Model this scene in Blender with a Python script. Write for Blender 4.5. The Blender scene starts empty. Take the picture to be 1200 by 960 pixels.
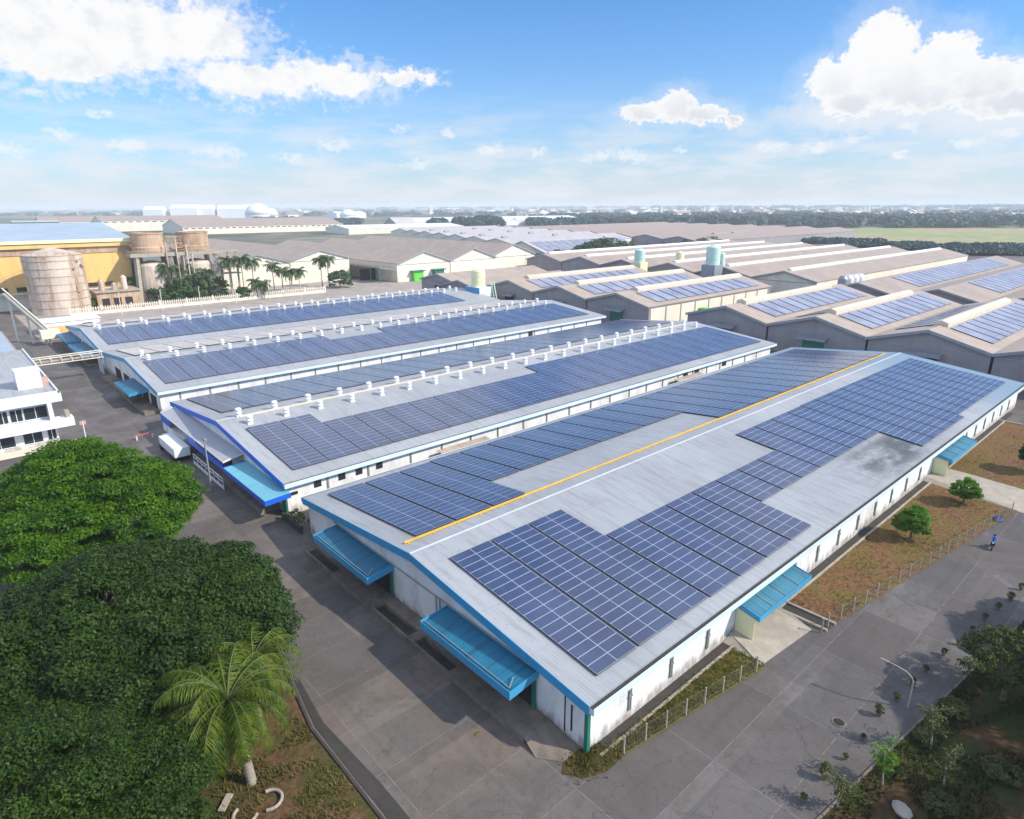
import bpy, math, random
import numpy as np
from mathutils import Vector, Matrix
R_ = math.radians
random.seed(7); rng = np.random.default_rng(7)
scene = bpy.context.scene
COL = scene.collection

# ------------------------------------------------------------------ camera
F, PITCH, ROLL, YAW = 758.1436534, 0.30528361, -0.00447495, 0.84067114
CAM = Vector((-28.41677, -23.84822, 38.0))
fw = Vector((math.cos(YAW)*math.cos(PITCH), math.sin(YAW)*math.cos(PITCH), -math.sin(PITCH)))
rt = Vector((math.sin(YAW), -math.cos(YAW), 0)); up = rt.cross(fw)
c_, s_ = math.cos(ROLL), math.sin(ROLL)
r2 = c_*rt + s_*up; u2 = -s_*rt + c_*up
cam = bpy.data.cameras.new('camera'); camo = bpy.data.objects.new('camera', cam); COL.objects.link(camo)
cam.sensor_width = 36; cam.sensor_fit = 'HORIZONTAL'; cam.lens = F/1200*36
cam.clip_start = 0.5; cam.clip_end = 60000
camo.matrix_world = Matrix(((r2.x, u2.x, -fw.x, CAM.x), (r2.y, u2.y, -fw.y, CAM.y), (r2.z, u2.z, -fw.z, CAM.z), (0, 0, 0, 1)))
scene.camera = camo
def G(px, py, z=0.0):
    "survey helper: the world point at height z that the drone sees at (px,py)"
    d = (px-600)/F*r2 - (py-480)/F*u2 + fw
    t = (z-CAM.z)/d.z
    return CAM + d*t

# ------------------------------------------------------------------ mesh helpers
class MB:
    def __init__(s): s.v = []; s.f = []; s.m = []
    def poly(s, pts, m=0):
        n = len(s.v); s.v += [tuple(p) for p in pts]; s.f.append(tuple(range(n, n+len(pts)))); s.m.append(m); return s
    def box(s, x0, y0, z0, x1, y1, z1, m=0, top=None):
        n = len(s.v)
        s.v += [(x0,y0,z0),(x1,y0,z0),(x1,y1,z0),(x0,y1,z0),(x0,y0,z1),(x1,y0,z1),(x1,y1,z1),(x0,y1,z1)]
        for k, f in enumerate([(3,2,1,0),(4,5,6,7),(0,1,5,4),(1,2,6,5),(2,3,7,6),(3,0,4,7)]):
            s.f.append(tuple(n+i for i in f)); s.m.append(top if (top is not None and k == 1) else m)
        return s
    def obox(s, p, q, w, h, m=0):
        "bar from p to q, w wide, h high (section centred)"
        p, q = Vector(p), Vector(q); d = (q-p)
        side = d.cross(Vector((0,0,1)))
        if side.length < 1e-6: side = Vector((1,0,0))
        side.normalize(); u = side.cross(d).normalized(); n = len(s.v)
        for c in (p, q):
            for a, b in ((-1,-1),(1,-1),(1,1),(-1,1)):
                s.v.append(tuple(c+side*a*w/2+u*b*h/2))
        for f in [(3,2,1,0),(4,5,6,7),(0,1,5,4),(1,2,6,5),(2,3,7,6),(3,0,4,7)]:
            s.f.append(tuple(n+i for i in f)); s.m.append(m)
        return s
    def extr(s, prof, x0, x1, m=0, axis='x'):
        "closed (a,b) profile extruded; axis x: (y,z) profile; axis y: (x,z); axis z: (x,y)"
        def P(a, b, t): return {'x': (t,a,b), 'y': (a,t,b), 'z': (a,b,t)}[axis]
        n = len(s.v); k = len(prof)
        s.v += [P(a,b,x0) for a, b in prof] + [P(a,b,x1) for a, b in prof]
        s.f.append(tuple(range(n, n+k))[::-1]); s.m.append(m)
        s.f.append(tuple(range(n+k, n+2*k))); s.m.append(m)
        for i in range(k):
            j = (i+1) % k; s.f.append((n+i, n+j, n+k+j, n+k+i)); s.m.append(m)
        return s
    def tube(s, p, q, r, r1=None, n=8, m=0, caps=True):
        p, q = Vector(p), Vector(q); d = (q-p).normalized(); r1 = r if r1 is None else r1
        a = d.cross(Vector((0,0,1)));
        if a.length < 1e-4: a = Vector((1,0,0))
        a.normalize(); b = d.cross(a); o = len(s.v)
        for c, rr in ((p, r), (q, r1)):
            for i in range(n):
                t = 2*math.pi*i/n; s.v.append(tuple(c+(a*math.cos(t)+b*math.sin(t))*rr))
        for i in range(n):
            j = (i+1) % n; s.f.append((o+i, o+j, o+n+j, o+n+i)); s.m.append(m)
        if caps:
            s.f.append(tuple(range(o, o+n))[::-1]); s.m.append(m); s.f.append(tuple(range(o+n, o+2*n))); s.m.append(m)
        return s
    def lathe(s, prof, c=(0,0,0), n=16, m=0):
        o = len(s.v); k = len(prof)
        for r, z in prof:
            for i in range(n):
                t = 2*math.pi*i/n; s.v.append((c[0]+r*math.cos(t), c[1]+r*math.sin(t), c[2]+z))
        for a in range(k-1):
            for i in range(n):
                j = (i+1) % n; s.f.append((o+a*n+i, o+a*n+j, o+(a+1)*n+j, o+(a+1)*n+i)); s.m.append(m)
        s.f.append(tuple(range(o, o+n))[::-1]); s.m.append(m)
        s.f.append(tuple(range(o+(k-1)*n, o+k*n))); s.m.append(m)
        return s
    def data(s, name, mats):
        me = bpy.data.meshes.new(name); me.from_pydata(s.v, [], s.f)
        for m in (mats if isinstance(mats, (list, tuple)) else [mats]): me.materials.append(m)
        me.polygons.foreach_set('material_index', s.m)
        me.update(); return me
    def build(s, name, mats, parent=None, smooth=False):
        me = s.data(name, mats)
        if smooth: me.polygons.foreach_set('use_smooth', [True]*len(me.polygons))
        return link(name, me, parent)
def link(name, me, parent=None):
    o = bpy.data.objects.new(name, me); COL.objects.link(o)
    if parent is not None: o.parent = parent
    return o
def tag(o, label=None, cat=None, group=None, kind=None):
    if label: o['label'] = label
    if cat: o['category'] = cat
    if group: o['group'] = group
    if kind: o['kind'] = kind
    return o
def thing(name, label, cat, loc=(0,0,0), rz=0, group=None):
    o = bpy.data.objects.new(name, None); COL.objects.link(o); o.location = loc; o.rotation_euler = (0,0,rz)
    o.empty_display_size = 0.5
    return tag(o, label, cat, group)
def kids(root): return [o for o in root.children]
def dup(root, loc=None, rz=None, scale=None, label=None, parent=None):
    c = root.copy(); COL.objects.link(c)
    if parent is not None: c.parent = parent
    if loc is not None: c.location = loc
    if rz is not None: c.rotation_euler = (0,0,rz)
    if scale is not None: c.scale = scale if hasattr(scale, '__len__') else (scale,)*3
    if label: c['label'] = label
    for ch in kids(root):
        k = ch.copy(); COL.objects.link(k); k.parent = c
        for g in kids(ch):
            q = g.copy(); COL.objects.link(q); q.parent = k
    return c
def struct(o): o['kind'] = 'structure'; return o

# ------------------------------------------------------------------ materials
def newmat(name):
    m = bpy.data.materials.new(name); m.use_nodes = True
    nt = m.node_tree; return m, nt, nt.nodes['Principled BSDF']
class N:
    "tiny node builder"
    def __init__(s, nt): s.nt = nt
    def n(s, t, **kw):
        x = s.nt.nodes.new(t)
        for k, v in kw.items():
            if hasattr(x, k): setattr(x, k, v)
            else: s.put(x.inputs[k.replace('_', ' ')], v)
        return x
    def put(s, sock, v):
        if isinstance(v, bpy.types.NodeSocket): s.nt.links.new(v, sock)
        elif v is not None: sock.default_value = v
    def math(s, op, a, b=None, c=None, clamp=False):
        x = s.nt.nodes.new('ShaderNodeMath'); x.operation = op; x.use_clamp = clamp
        s.put(x.inputs[0], a); s.put(x.inputs[1], b); s.put(x.inputs[2], c); return x.outputs[0]
    def mix(s, f, a, b, blend='MIX'):
        x = s.nt.nodes.new('ShaderNodeMix'); x.data_type = 'RGBA'; x.blend_type = blend
        s.put(x.inputs[0], f); s.put(x.inputs[6], a); s.put(x.inputs[7], b); return x.outputs[2]
    def ramp(s, f, lo, hi, a=0.0, b=1.0, smooth=True):
        x = s.nt.nodes.new('ShaderNodeMapRange'); x.interpolation_type = 'SMOOTHSTEP' if smooth else 'LINEAR'
        s.put(x.inputs[0], f); s.put(x.inputs[1], lo); s.put(x.inputs[2], hi); s.put(x.inputs[3], a); s.put(x.inputs[4], b)
        return x.outputs[0]
    def noise(s, vec, scale, detail=4, rough=0.55, dist=0.0):
        x = s.nt.nodes.new('ShaderNodeTexNoise'); s.put(x.inputs['Vector'], vec)
        x.inputs['Scale'].default_value = scale; x.inputs['Detail'].default_value = detail
        x.inputs['Roughness'].default_value = rough; x.inputs['Distortion'].default_value = dist
        return x.outputs['Fac']
    def mapv(s, vec, scale=(1,1,1), loc=(0,0,0), rot=(0,0,0)):
        x = s.nt.nodes.new('ShaderNodeMapping'); s.put(x.inputs[0], vec)
        x.inputs['Scale'].default_value = scale; x.inputs['Location'].default_value = loc; x.inputs['Rotation'].default_value = rot
        return x.outputs[0]
    def obj(s): return s.nt.nodes.new('ShaderNodeTexCoord').outputs['Object']
    def geo(s): return s.nt.nodes.new('ShaderNodeNewGeometry').outputs['Position']
    def bump(s, h, strength=0.3, dist=0.05):
        x = s.nt.nodes.new('ShaderNodeBump'); x.inputs['Strength'].default_value = strength; x.inputs['Distance'].default_value = dist
        s.put(x.inputs['Height'], h); return x.outputs[0]
def C(*a): return (a[0], a[1], a[2], 1.0)

def mat_plain(name, col, rough=0.6, var=0.12, scale=0.6, metal=0.0, spec=0.4, stain=None, stain_amt=0.0, stretch=(1,1,1), grime=False):
    m, nt, b = newmat(name); k = N(nt); v = k.geo()
    n1 = k.noise(v, scale, 5, 0.6)
    f = k.ramp(n1, 0.3, 0.7, 1-var, 1+var, False)
    vm = nt.nodes.new('ShaderNodeVectorMath'); vm.operation = 'SCALE'; vm.inputs[0].default_value = col
    nt.links.new(f, vm.inputs['Scale']); cc = vm.outputs[0]
    if stain:
        n2 = k.noise(k.mapv(v, stretch), 0.35, 6, 0.65)
        n3 = k.noise(v, 2.2, 4, 0.6)
        ff = k.math('MULTIPLY', k.ramp(n2, 0.45, 0.68, 0, stain_amt), k.ramp(n3, 0.25, 0.65, 0.3, 1))
        cc = k.mix(ff, cc, C(*stain))
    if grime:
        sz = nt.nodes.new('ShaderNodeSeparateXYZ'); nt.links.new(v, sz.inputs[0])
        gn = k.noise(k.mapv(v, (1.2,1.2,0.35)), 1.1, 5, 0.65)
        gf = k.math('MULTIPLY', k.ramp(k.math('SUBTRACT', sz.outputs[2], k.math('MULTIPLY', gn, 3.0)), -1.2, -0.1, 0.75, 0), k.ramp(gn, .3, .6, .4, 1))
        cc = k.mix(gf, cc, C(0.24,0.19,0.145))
    nt.links.new(cc, b.inputs['Base Color'])
    b.inputs['Roughness'].default_value = rough; b.inputs['Metallic'].default_value = metal
    b.inputs['Specular IOR Level'].default_value = spec
    return m

def mat_roof(name, col, stain, amt, period=0.3, axis='x', rough=0.5, soot=False, bs=0.35, joint=6.0, patch=None):
    m, nt, b = newmat(name); k = N(nt); v = k.obj()
    sx, sy = (1, 0.12) if axis == 'x' else (0.12, 1)
    streak = k.noise(k.mapv(v, (sx*0.9, sy*0.9, 0)), 1.6, 5, 0.6)          # weathering runs down the fall
    blot = k.noise(v, 0.09, 5, 0.6)
    base = k.mix(k.ramp(blot, 0.3, 0.7, 0, 1), C(*[c*0.9 for c in col]), C(*[c*1.08 for c in col]))
    base = k.mix(k.ramp(streak, 0.42, 0.75, 0, amt), base, C(*stain))
    fine = k.noise(v, 1.1, 6, 0.7)
    base = k.mix(k.ramp(fine, 0.55, 0.8, 0, amt*0.6), base, C(*[c*0.55 for c in stain]))
    sep = nt.nodes.new('ShaderNodeSeparateXYZ'); nt.links.new(v, sep.inputs[0])
    along = sep.outputs[0 if axis == 'x' else 1]; down = sep.outputs[1 if axis == 'x' else 0]
    # sheet laps
    fr = k.math('FRACT', k.math('DIVIDE', down, joint))
    lap = k.math('MULTIPLY', k.math('LESS_THAN', fr, 0.012), 0.18)
    base = k.mix(lap, base, C(*[c*0.5 for c in stain]))
    if patch:
        br = nt.nodes.new('ShaderNodeTexBrick'); k.put(br.inputs['Vector'], k.mapv(v, (1,1,0) if axis=='x' else (1,1,0)))
        br.inputs['Scale'].default_value = 1.0; br.inputs['Brick Width'].default_value = 1.1 if axis=='x' else 3.2; br.inputs['Row Height'].default_value = 3.2 if axis=='x' else 1.1
        br.inputs['Mortar Size'].default_value = 0.0
        br.inputs['Color1'].default_value = (0,0,0,1); br.inputs['Color2'].default_value = (1,1,1,1); br.offset = 0.0
        base = k.mix(k.math('MULTIPLY', br.outputs['Color'], patch), base, C(*[c*0.6 for c in col]))
    if soot:
        s1 = k.noise(k.mapv(v, (0.6, 1.3, 1)), 0.28, 6, 0.68)
        mx = k.ramp(k.math('ABSOLUTE', k.math('SUBTRACT', sep.outputs[0], 66)), 4, 17, 1, 0)
        my = k.ramp(k.math('ABSOLUTE', k.math('SUBTRACT', sep.outputs[1], 3.6)), 1.5, 4.6, 1, 0)
        so = k.math('MULTIPLY', k.math('MULTIPLY', mx, my), k.ramp(s1, 0.36, 0.62, 0.1, 0.85))
        base = k.mix(so, base, C(0.05, 0.055, 0.06))
        # newer bluish sheets at the far end and along the fringe
        far = k.math('MULTIPLY', k.ramp(sep.outputs[0], 95, 118, 0, 0.75), 1.0)
        base = k.mix(far, base, C(0.16, 0.27, 0.36))
    nt.links.new(base, b.inputs['Base Color'])
    w = k.math('SINE', k.math('MULTIPLY', along, 2*math.pi/period))
    nt.links.new(k.bump(w, bs, 0.03), b.inputs['Normal'])
    b.inputs['Roughness'].default_value = rough; b.inputs['Specular IOR Level'].default_value = 0.35
    return m

def mat_glass(name, col, dust_sheen=0.25, dust_sheen_col=(0.32,0.34,0.42), rough=0.22):  # blend holds soiling and, on the pale panels, painted sky sheen
    m, nt, b = newmat(name); k = N(nt); v = k.geo(); o = k.obj()
    # cell pattern of each module: faint silver grid every 0.156 m
    n1 = k.noise(v, 0.16, 4, 0.6); n2 = k.noise(v, 1.4, 4, 0.6)
    inf = nt.nodes.new('ShaderNodeObjectInfo')
    cb = k.mix(k.ramp(n2, 0.3, 0.7, 0, 1), C(*[c*0.93 for c in col]), C(*[c*1.08 for c in col]))
    br = nt.nodes.new('ShaderNodeTexBrick'); k.put(br.inputs['Vector'], k.mapv(o, (1,1,0)))
    br.inputs['Scale'].default_value = 1.0; br.inputs['Brick Width'].default_value = 2.2; br.inputs['Row Height'].default_value = 1.005
    br.inputs['Mortar Size'].default_value = 0; br.offset = 0
    br.inputs['Color1'].default_value = (0,0,0,1); br.inputs['Color2'].default_value = (1,1,1,1)
    cb = k.mix(k.math('MULTIPLY', br.outputs['Color'], 0.25), cb, C(*[c*1.5 for c in col]))
    d = k.math('MULTIPLY', k.ramp(n1, 0.25, 0.75, 0.5, 1.3), dust_sheen)
    d = k.math('ADD', d, k.math('MULTIPLY', inf.outputs['Random'], dust_sheen*0.25))
    cc = k.mix(d, cb, C(*dust_sheen_col)); cc = k.mix(k.math('MULTIPLY', inf.outputs['Random'], 0.22), cc, C(*[c*0.6 for c in col]))
    nt.links.new(cc, b.inputs['Base Color'])
    nt.links.new(k.ramp(n2, 0.3, 0.7, rough*0.8, rough*1.4), b.inputs['Roughness'])
    b.inputs['Specular IOR Level'].default_value = 0.85; b.inputs['IOR'].default_value = 1.5
    return m

M = {}
M['roof_a'] = mat_roof('grey_metal_roof', (0.35,0.362,0.378), (0.215,0.215,0.215), 0.6, soot=True, bs=0.22)
M['roof_b'] = mat_roof('grey_metal_roof_clean', (0.37,0.378,0.39), (0.24,0.235,0.23), 0.6, bs=0.22)
M['roof_cem'] = mat_roof('fibre_cement_roof', (0.47,0.37,0.29), (0.27,0.205,0.16), 0.7, period=0.9, bs=0.25, patch=0.35)
M['roof_cemy'] = mat_roof('fibre_cement_roof_weathered', (0.43,0.335,0.265), (0.25,0.19,0.15), 0.75, period=0.9, axis='x', bs=0.25, patch=0.4)
M['roof_brown'] = mat_roof('brown_far_roof', (0.40,0.30,0.24), (0.27,0.20,0.16), 0.6, period=3, bs=0.1, patch=0.3)
M['roof_lav'] = mat_roof('pale_lavender_roof', (0.52,0.47,0.46), (0.4,0.35,0.33), 0.5, period=3, bs=0.1, patch=0.25)
M['roof_white'] = mat_roof('white_far_roof', (0.74,0.74,0.73), (0.6,0.58,0.55), 0.3, period=3, bs=0.1)
M['roof_blue'] = mat_roof('light_blue_roof', (0.34,0.43,0.52), (0.42,0.42,0.46), 0.5, period=0.8, bs=0.2)
M['fascia'] = mat_plain('light_blue_paint', (0.045,0.31,0.54), 0.5, 0.12, 0.5, stain=(0.09,0.24,0.34), stain_amt=0.6)
M['cobalt'] = mat_plain('cobalt_blue_paint', (0.012,0.12,0.62), 0.45, 0.08, 0.5)
M['awn'] = mat_roof('blue_awning_sheet', (0.035,0.30,0.47), (0.02,0.16,0.28), 0.5, period=0.4, axis='y', rough=0.45)
M['awn_teal'] = mat_roof('pale_teal_awning_sheet', (0.16,0.45,0.55), (0.1,0.3,0.4), 0.4, period=0.4, axis='y', rough=0.45)
M['awn_gray'] = mat_roof('grey_awning_sheet', (0.40,0.41,0.44), (0.25,0.25,0.27), 0.4, period=0.4, axis='y')
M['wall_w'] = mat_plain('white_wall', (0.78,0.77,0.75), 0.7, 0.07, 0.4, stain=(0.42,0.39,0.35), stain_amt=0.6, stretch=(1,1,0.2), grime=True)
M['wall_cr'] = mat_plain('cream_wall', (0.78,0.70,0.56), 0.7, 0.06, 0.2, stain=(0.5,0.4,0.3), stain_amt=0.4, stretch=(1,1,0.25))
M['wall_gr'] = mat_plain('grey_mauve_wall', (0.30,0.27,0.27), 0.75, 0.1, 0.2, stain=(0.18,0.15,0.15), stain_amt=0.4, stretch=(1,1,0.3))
M['wall_ye'] = mat_plain('ochre_yellow_wall', (0.78,0.50,0.17), 0.6, 0.07, 0.08, stain=(0.5,0.3,0.12), stain_amt=0.5, stretch=(1,1,0.2))
M['yel'] = mat_plain('yellow_paint', (0.72,0.42,0.045), 0.55, 0.15, 0.8)
M['paley'] = mat_plain('pale_yellow_paint', (0.78,0.76,0.45), 0.5, 0.05, 0.3, stain=(0.6,0.5,0.3), stain_amt=0.3)
M['pale_green'] = mat_plain('pale_green_paint', (0.55,0.72,0.62), 0.5, 0.05, 0.3)
M['white'] = mat_plain('white_metal', (0.78,0.78,0.78), 0.35, 0.05, 1.0, spec=0.5)
M['alu'] = mat_plain('aluminium_frame', (0.40,0.44,0.56), 0.4, 0.04, 1.0, metal=0.0)
M['steel'] = mat_plain('grey_steel', (0.3,0.31,0.33), 0.5, 0.15, 1.0, metal=0.3)
M['dark'] = mat_plain('dark_opening', (0.02,0.02,0.022), 0.8, 0.2, 1.0)
M['win'] = mat_plain('dark_window_glass', (0.03,0.035,0.04), 0.12, 0.2, 0.7)
M['pipe'] = mat_plain('olive_grey_pipe', (0.22,0.24,0.2), 0.6, 0.15, 1.0)
M['green_door'] = mat_plain('dark_green_door', (0.02,0.17,0.11), 0.5, 0.1, 0.5)
M['lime'] = mat_plain('lime_green_door', (0.12,0.55,0.05), 0.5, 0.1, 0.5)
M['conc'] = mat_plain('concrete', (0.20,0.162,0.13), 0.85, 0.25, 0.9, stain=(0.085,0.07,0.056), stain_amt=0.8)
M['conc_l'] = mat_plain('pale_concrete', (0.38,0.33,0.265), 0.85, 0.14, 0.9, stain=(0.22,0.19,0.16), stain_amt=0.6)
M['conc_d'] = mat_plain('dark_wet_concrete', (0.05,0.044,0.038), 0.85, 0.25, 0.9)
M['rust'] = mat_plain('rust_stained_tank', (0.60,0.49,0.40), 0.6, 0.14, 0.2, stain=(0.27,0.14,0.07), stain_amt=0.85, stretch=(1,1,0.15))
M['rust_c'] = mat_plain('rusty_orange_concrete', (0.50,0.34,0.22), 0.8, 0.2, 0.3, stain=(0.2,0.12,0.07), stain_amt=0.8, stretch=(1,1,0.3))
M['bark'] = mat_plain('bark', (0.13,0.095,0.065), 0.9, 0.3, 3.0)
M['palm_bark'] = mat_plain('palm_bark', (0.32,0.27,0.21), 0.9, 0.2, 3.0)
M['glass'] = mat_glass('solar_glass_blue', (0.018,0.029,0.074), 0.28, (0.14,0.18,0.30), 0.17)
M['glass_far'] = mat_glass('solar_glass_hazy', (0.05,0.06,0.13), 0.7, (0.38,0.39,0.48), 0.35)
M['glass_sky_sheen'] = mat_glass('solar_glass_sky_sheen', (0.4,0.36,0.33), 0.85, (0.62,0.55,0.50), 0.5)  # pale beige base stands in for sky reflected off these slopes
M['red'] = mat_plain('faded_red', (0.5,0.12,0.08), 0.6, 0.15, 1)
M['tarp'] = mat_plain('blue_tarpaulin', (0.012,0.03,0.12), 0.6, 0.2, 2)
M['orange_f'] = mat_plain('faded_salmon_paint', (0.5,0.3,0.24), 0.7, 0.15, 1)
M['orange'] = mat_plain('orange_paint', (0.75,0.25,0.05), 0.6, 0.1, 1)

def mat_leaf(name, a, b_, trans=0.25, scale=0.5, rough=0.55):
    m, nt, b = newmat(name); k = N(nt); v = k.geo()
    n1 = k.noise(v, scale, 3, 0.6); n2 = k.noise(v, scale*7, 2, 0.6)
    f = k.math('ADD', k.math('MULTIPLY', n1, 0.6), k.math('MULTIPLY', n2, 0.4))
    cc = k.mix(k.ramp(f, 0.40, 0.60, 0, 1), C(*a), C(*b_))
    nt.links.new(cc, b.inputs['Base Color']); b.inputs['Roughness'].default_value = rough
    b.inputs['Specular IOR Level'].default_value = 0.25
    tr = nt.nodes.new('ShaderNodeBsdfTranslucent'); nt.links.new(cc, tr.inputs[0])
    mx = nt.nodes.new('ShaderNodeMixShader'); mx.inputs[0].default_value = trans
    nt.links.new(b.outputs[0], mx.inputs[1]); nt.links.new(tr.outputs[0], mx.inputs[2])
    nt.links.new(mx.outputs[0], nt.nodes['Material Output'].inputs[0])
    return m
M['leaf1'] = mat_leaf('bright_rain_tree_leaf', (0.032,0.10,0.002), (0.10,0.215,0.005), 0.35)
M['leaf2'] = mat_leaf('dark_rain_tree_leaf', (0.012,0.034,0.002), (0.032,0.07,0.004), 0.15)
M['leaf3'] = mat_leaf('deep_green_leaf', (0.013,0.036,0.002), (0.036,0.078,0.004), 0.2)
M['leafp'] = mat_leaf('palm_leaf', (0.035,0.085,0.004), (0.155,0.20,0.013), 0.4, 1.6)
M['rachis'] = mat_plain('frond_stem', (0.09,0.11,0.03), .6, .1, 2)
M['leafd'] = mat_leaf('dry_palm_leaf', (0.12,0.11,0.018), (0.28,0.21,0.05), 0.3, 0.8)
M['leafs'] = mat_leaf('small_tree_leaf', (0.07,0.19,0.006), (0.16,0.32,0.02), 0.4)
M['leafo'] = mat_leaf('olive_scrub_leaf', (0.05,0.065,0.015), (0.12,0.12,0.03), 0.2)
M['leafg'] = mat_leaf('yellowish_dark_leaf', (0.026,0.042,0.005), (0.065,0.085,0.012), 0.2)
M['leaff'] = mat_leaf('haze_blue_wood_leaf', (0.010,0.042,0.045), (0.024,0.075,0.065), 0.0, 0.02)  # blue of the distant haze is put into the leaf colour
M['leafm'] = mat_leaf('middle_distance_leaf', (0.03,0.08,0.02), (0.07,0.12,0.03), 0.1, 0.15)

def mat_yard():
    m, nt, b = newmat('weathered_yard_concrete'); k = N(nt); v = k.geo()
    n0 = k.noise(v, 0.035, 4, 0.6); n1 = k.noise(v, 0.18, 6, 0.62, 0.6); n2 = k.noise(v, 1.3, 6, 0.7); n3 = k.noise(v, 9, 3, 0.6)
    sep = nt.nodes.new('ShaderNodeSeparateXYZ'); nt.links.new(v, sep.inputs[0])
    # yard in front is brown, road along the right side bluer
    side = k.ramp(sep.outputs[1], -4, 6, 1, 0)
    far = k.ramp(sep.outputs[1], 60, 120, 0, 1)
    base = k.mix(side, C(0.175,0.135,0.108), C(0.096,0.081,0.074))
    base = k.mix(far, base, C(0.135,0.12,0.12))
    wv = k.mapv(v, (1,1,0), (2.3, 1.1, 0))
    def brick(w, h, mort, off=0.5, bias=0.0, loc=(0,0,0)):
        br = nt.nodes.new('ShaderNodeTexBrick'); k.put(br.inputs['Vector'], k.mapv(v, (1,1,0), loc))
        br.inputs['Scale'].default_value = 1; br.inputs['Brick Width'].default_value = w; br.inputs['Row Height'].default_value = h
        br.inputs['Mortar Size'].default_value = mort; br.inputs['Bias'].default_value = bias; br.offset = off
        br.inputs['Color1'].default_value = (0,0,0,1); br.inputs['Color2'].default_value = (1,1,1,1); br.inputs['Mortar'].default_value = (0.5,0.5,0.5,1)
        br.inputs['Mortar Smooth'].default_value = 0.2
        return br
    b1 = brick(9.0, 5.0, 0.03, 0.0, 0, (2.3, 1.1, 0))
    base = k.mix(k.math('MULTIPLY', b1.outputs['Color'], 0.5), base, C(0.25,0.225,0.205))
    b2 = brick(12.0, 5.0, 0.0, 0.35, -0.1, (5.3, 2.2, 0))
    base = k.mix(k.math('MULTIPLY', b2.outputs['Color'], 0.8), base, C(0.075,0.07,0.07))
    base = k.mix(k.ramp(n0, 0.35, 0.65, 0, 0.35), base, C(0.13,0.12,0.12))
    base = k.mix(k.ramp(n1, 0.45, 0.66, 0, 0.65), base, C(0.095,0.083,0.075))
    base = k.mix(k.ramp(n1, 0.42, 0.25, 0, 0.5), base, C(0.27,0.24,0.21))
    base = k.mix(k.ramp(n2, 0.47, 0.72, 0, 0.6), base, C(0.085,0.073,0.062))
    base = k.mix(k.ramp(n3, 0.55, 0.75, 0, 0.3), base, C(0.32,0.29,0.25))
    ty = k.noise(k.mapv(v, (0.035, 0.9, 0)), 1.0, 4, 0.6); tx = k.noise(k.mapv(v, (0.9, 0.035, 0), (3,0,0)), 1.0, 4, 0.6)
    base = k.mix(k.math('MULTIPLY', k.ramp(ty, 0.52, 0.72, 0, 0.5), side), base, C(0.07,0.065,0.062))
    base = k.mix(k.math('MULTIPLY', k.ramp(tx, 0.54, 0.74, 0, 0.45), k.ramp(sep.outputs[0], -1, 0.5, 1, 0)), base, C(0.08,0.07,0.06))
    # slab joints, part filled
    j = k.math('MULTIPLY', b1.outputs['Fac'], k.ramp(n2, 0.4, 0.6, 0.1, 0.65))
    base = k.mix(j, base, C(0.29,0.255,0.22))
    # hairline cracks
    vo = nt.nodes.new('ShaderNodeTexVoronoi'); vo.feature = 'DISTANCE_TO_EDGE'; vo.inputs['Scale'].default_value = 0.22
    wob = nt.nodes.new('ShaderNodeTexNoise'); nt.links.new(v, wob.inputs['Vector']); wob.inputs['Scale'].default_value = 0.8; wob.inputs['Detail'].default_value = 4
    add = nt.nodes.new('ShaderNodeVectorMath'); add.operation = 'MULTIPLY_ADD'
    nt.links.new(wob.outputs['Color'], add.inputs[0]); add.inputs[1].default_value = (2.5,2.5,0); nt.links.new(v, add.inputs[2])
    nt.links.new(add.outputs[0], vo.inputs['Vector'])
    cr = k.math('MULTIPLY', k.ramp(vo.outputs['Distance'], 0.002, 0.010, 1, 0), k.ramp(n0, 0.4, 0.55, 0.15, 0.6))
    base = k.mix(cr, base, C(0.06,0.055,0.05))
    nt.links.new(base, b.inputs['Base Color'])
    nt.links.new(k.ramp(n1, 0.3, 0.7, 0.6, 0.9), b.inputs['Roughness'])
    nt.links.new(k.bump(n2, 0.25, 0.03), b.inputs['Normal'])
    b.inputs['Specular IOR Level'].default_value = 0.3
    return m
M['yard'] = mat_yard()
def mat_ground():
    m, nt, b = newmat('plain_ground'); k = N(nt); v = k.geo()
    n0 = k.noise(v, 0.0016, 6, 0.6); n1 = k.noise(v, 0.02, 6, 0.6); n2 = k.noise(v, 0.006, 4, 0.5)
    c = k.mix(k.ramp(n0, 0.42, 0.56, 0, 1), C(0.055,0.085,0.04), C(0.24,0.21,0.16))
    c = k.mix(k.ramp(n1, 0.4, 0.65, 0, 0.7), c, C(0.06,0.085,0.045))
    c = k.mix(k.ramp(n2, 0.55, 0.62, 0, 0.5), c, C(0.36,0.32,0.27))
    nt.links.new(c, b.inputs['Base Color']); b.inputs['Roughness'].default_value = 0.95; b.inputs['Specular IOR Level'].default_value = 0.1
    return m
M['ground'] = mat_ground()
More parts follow.
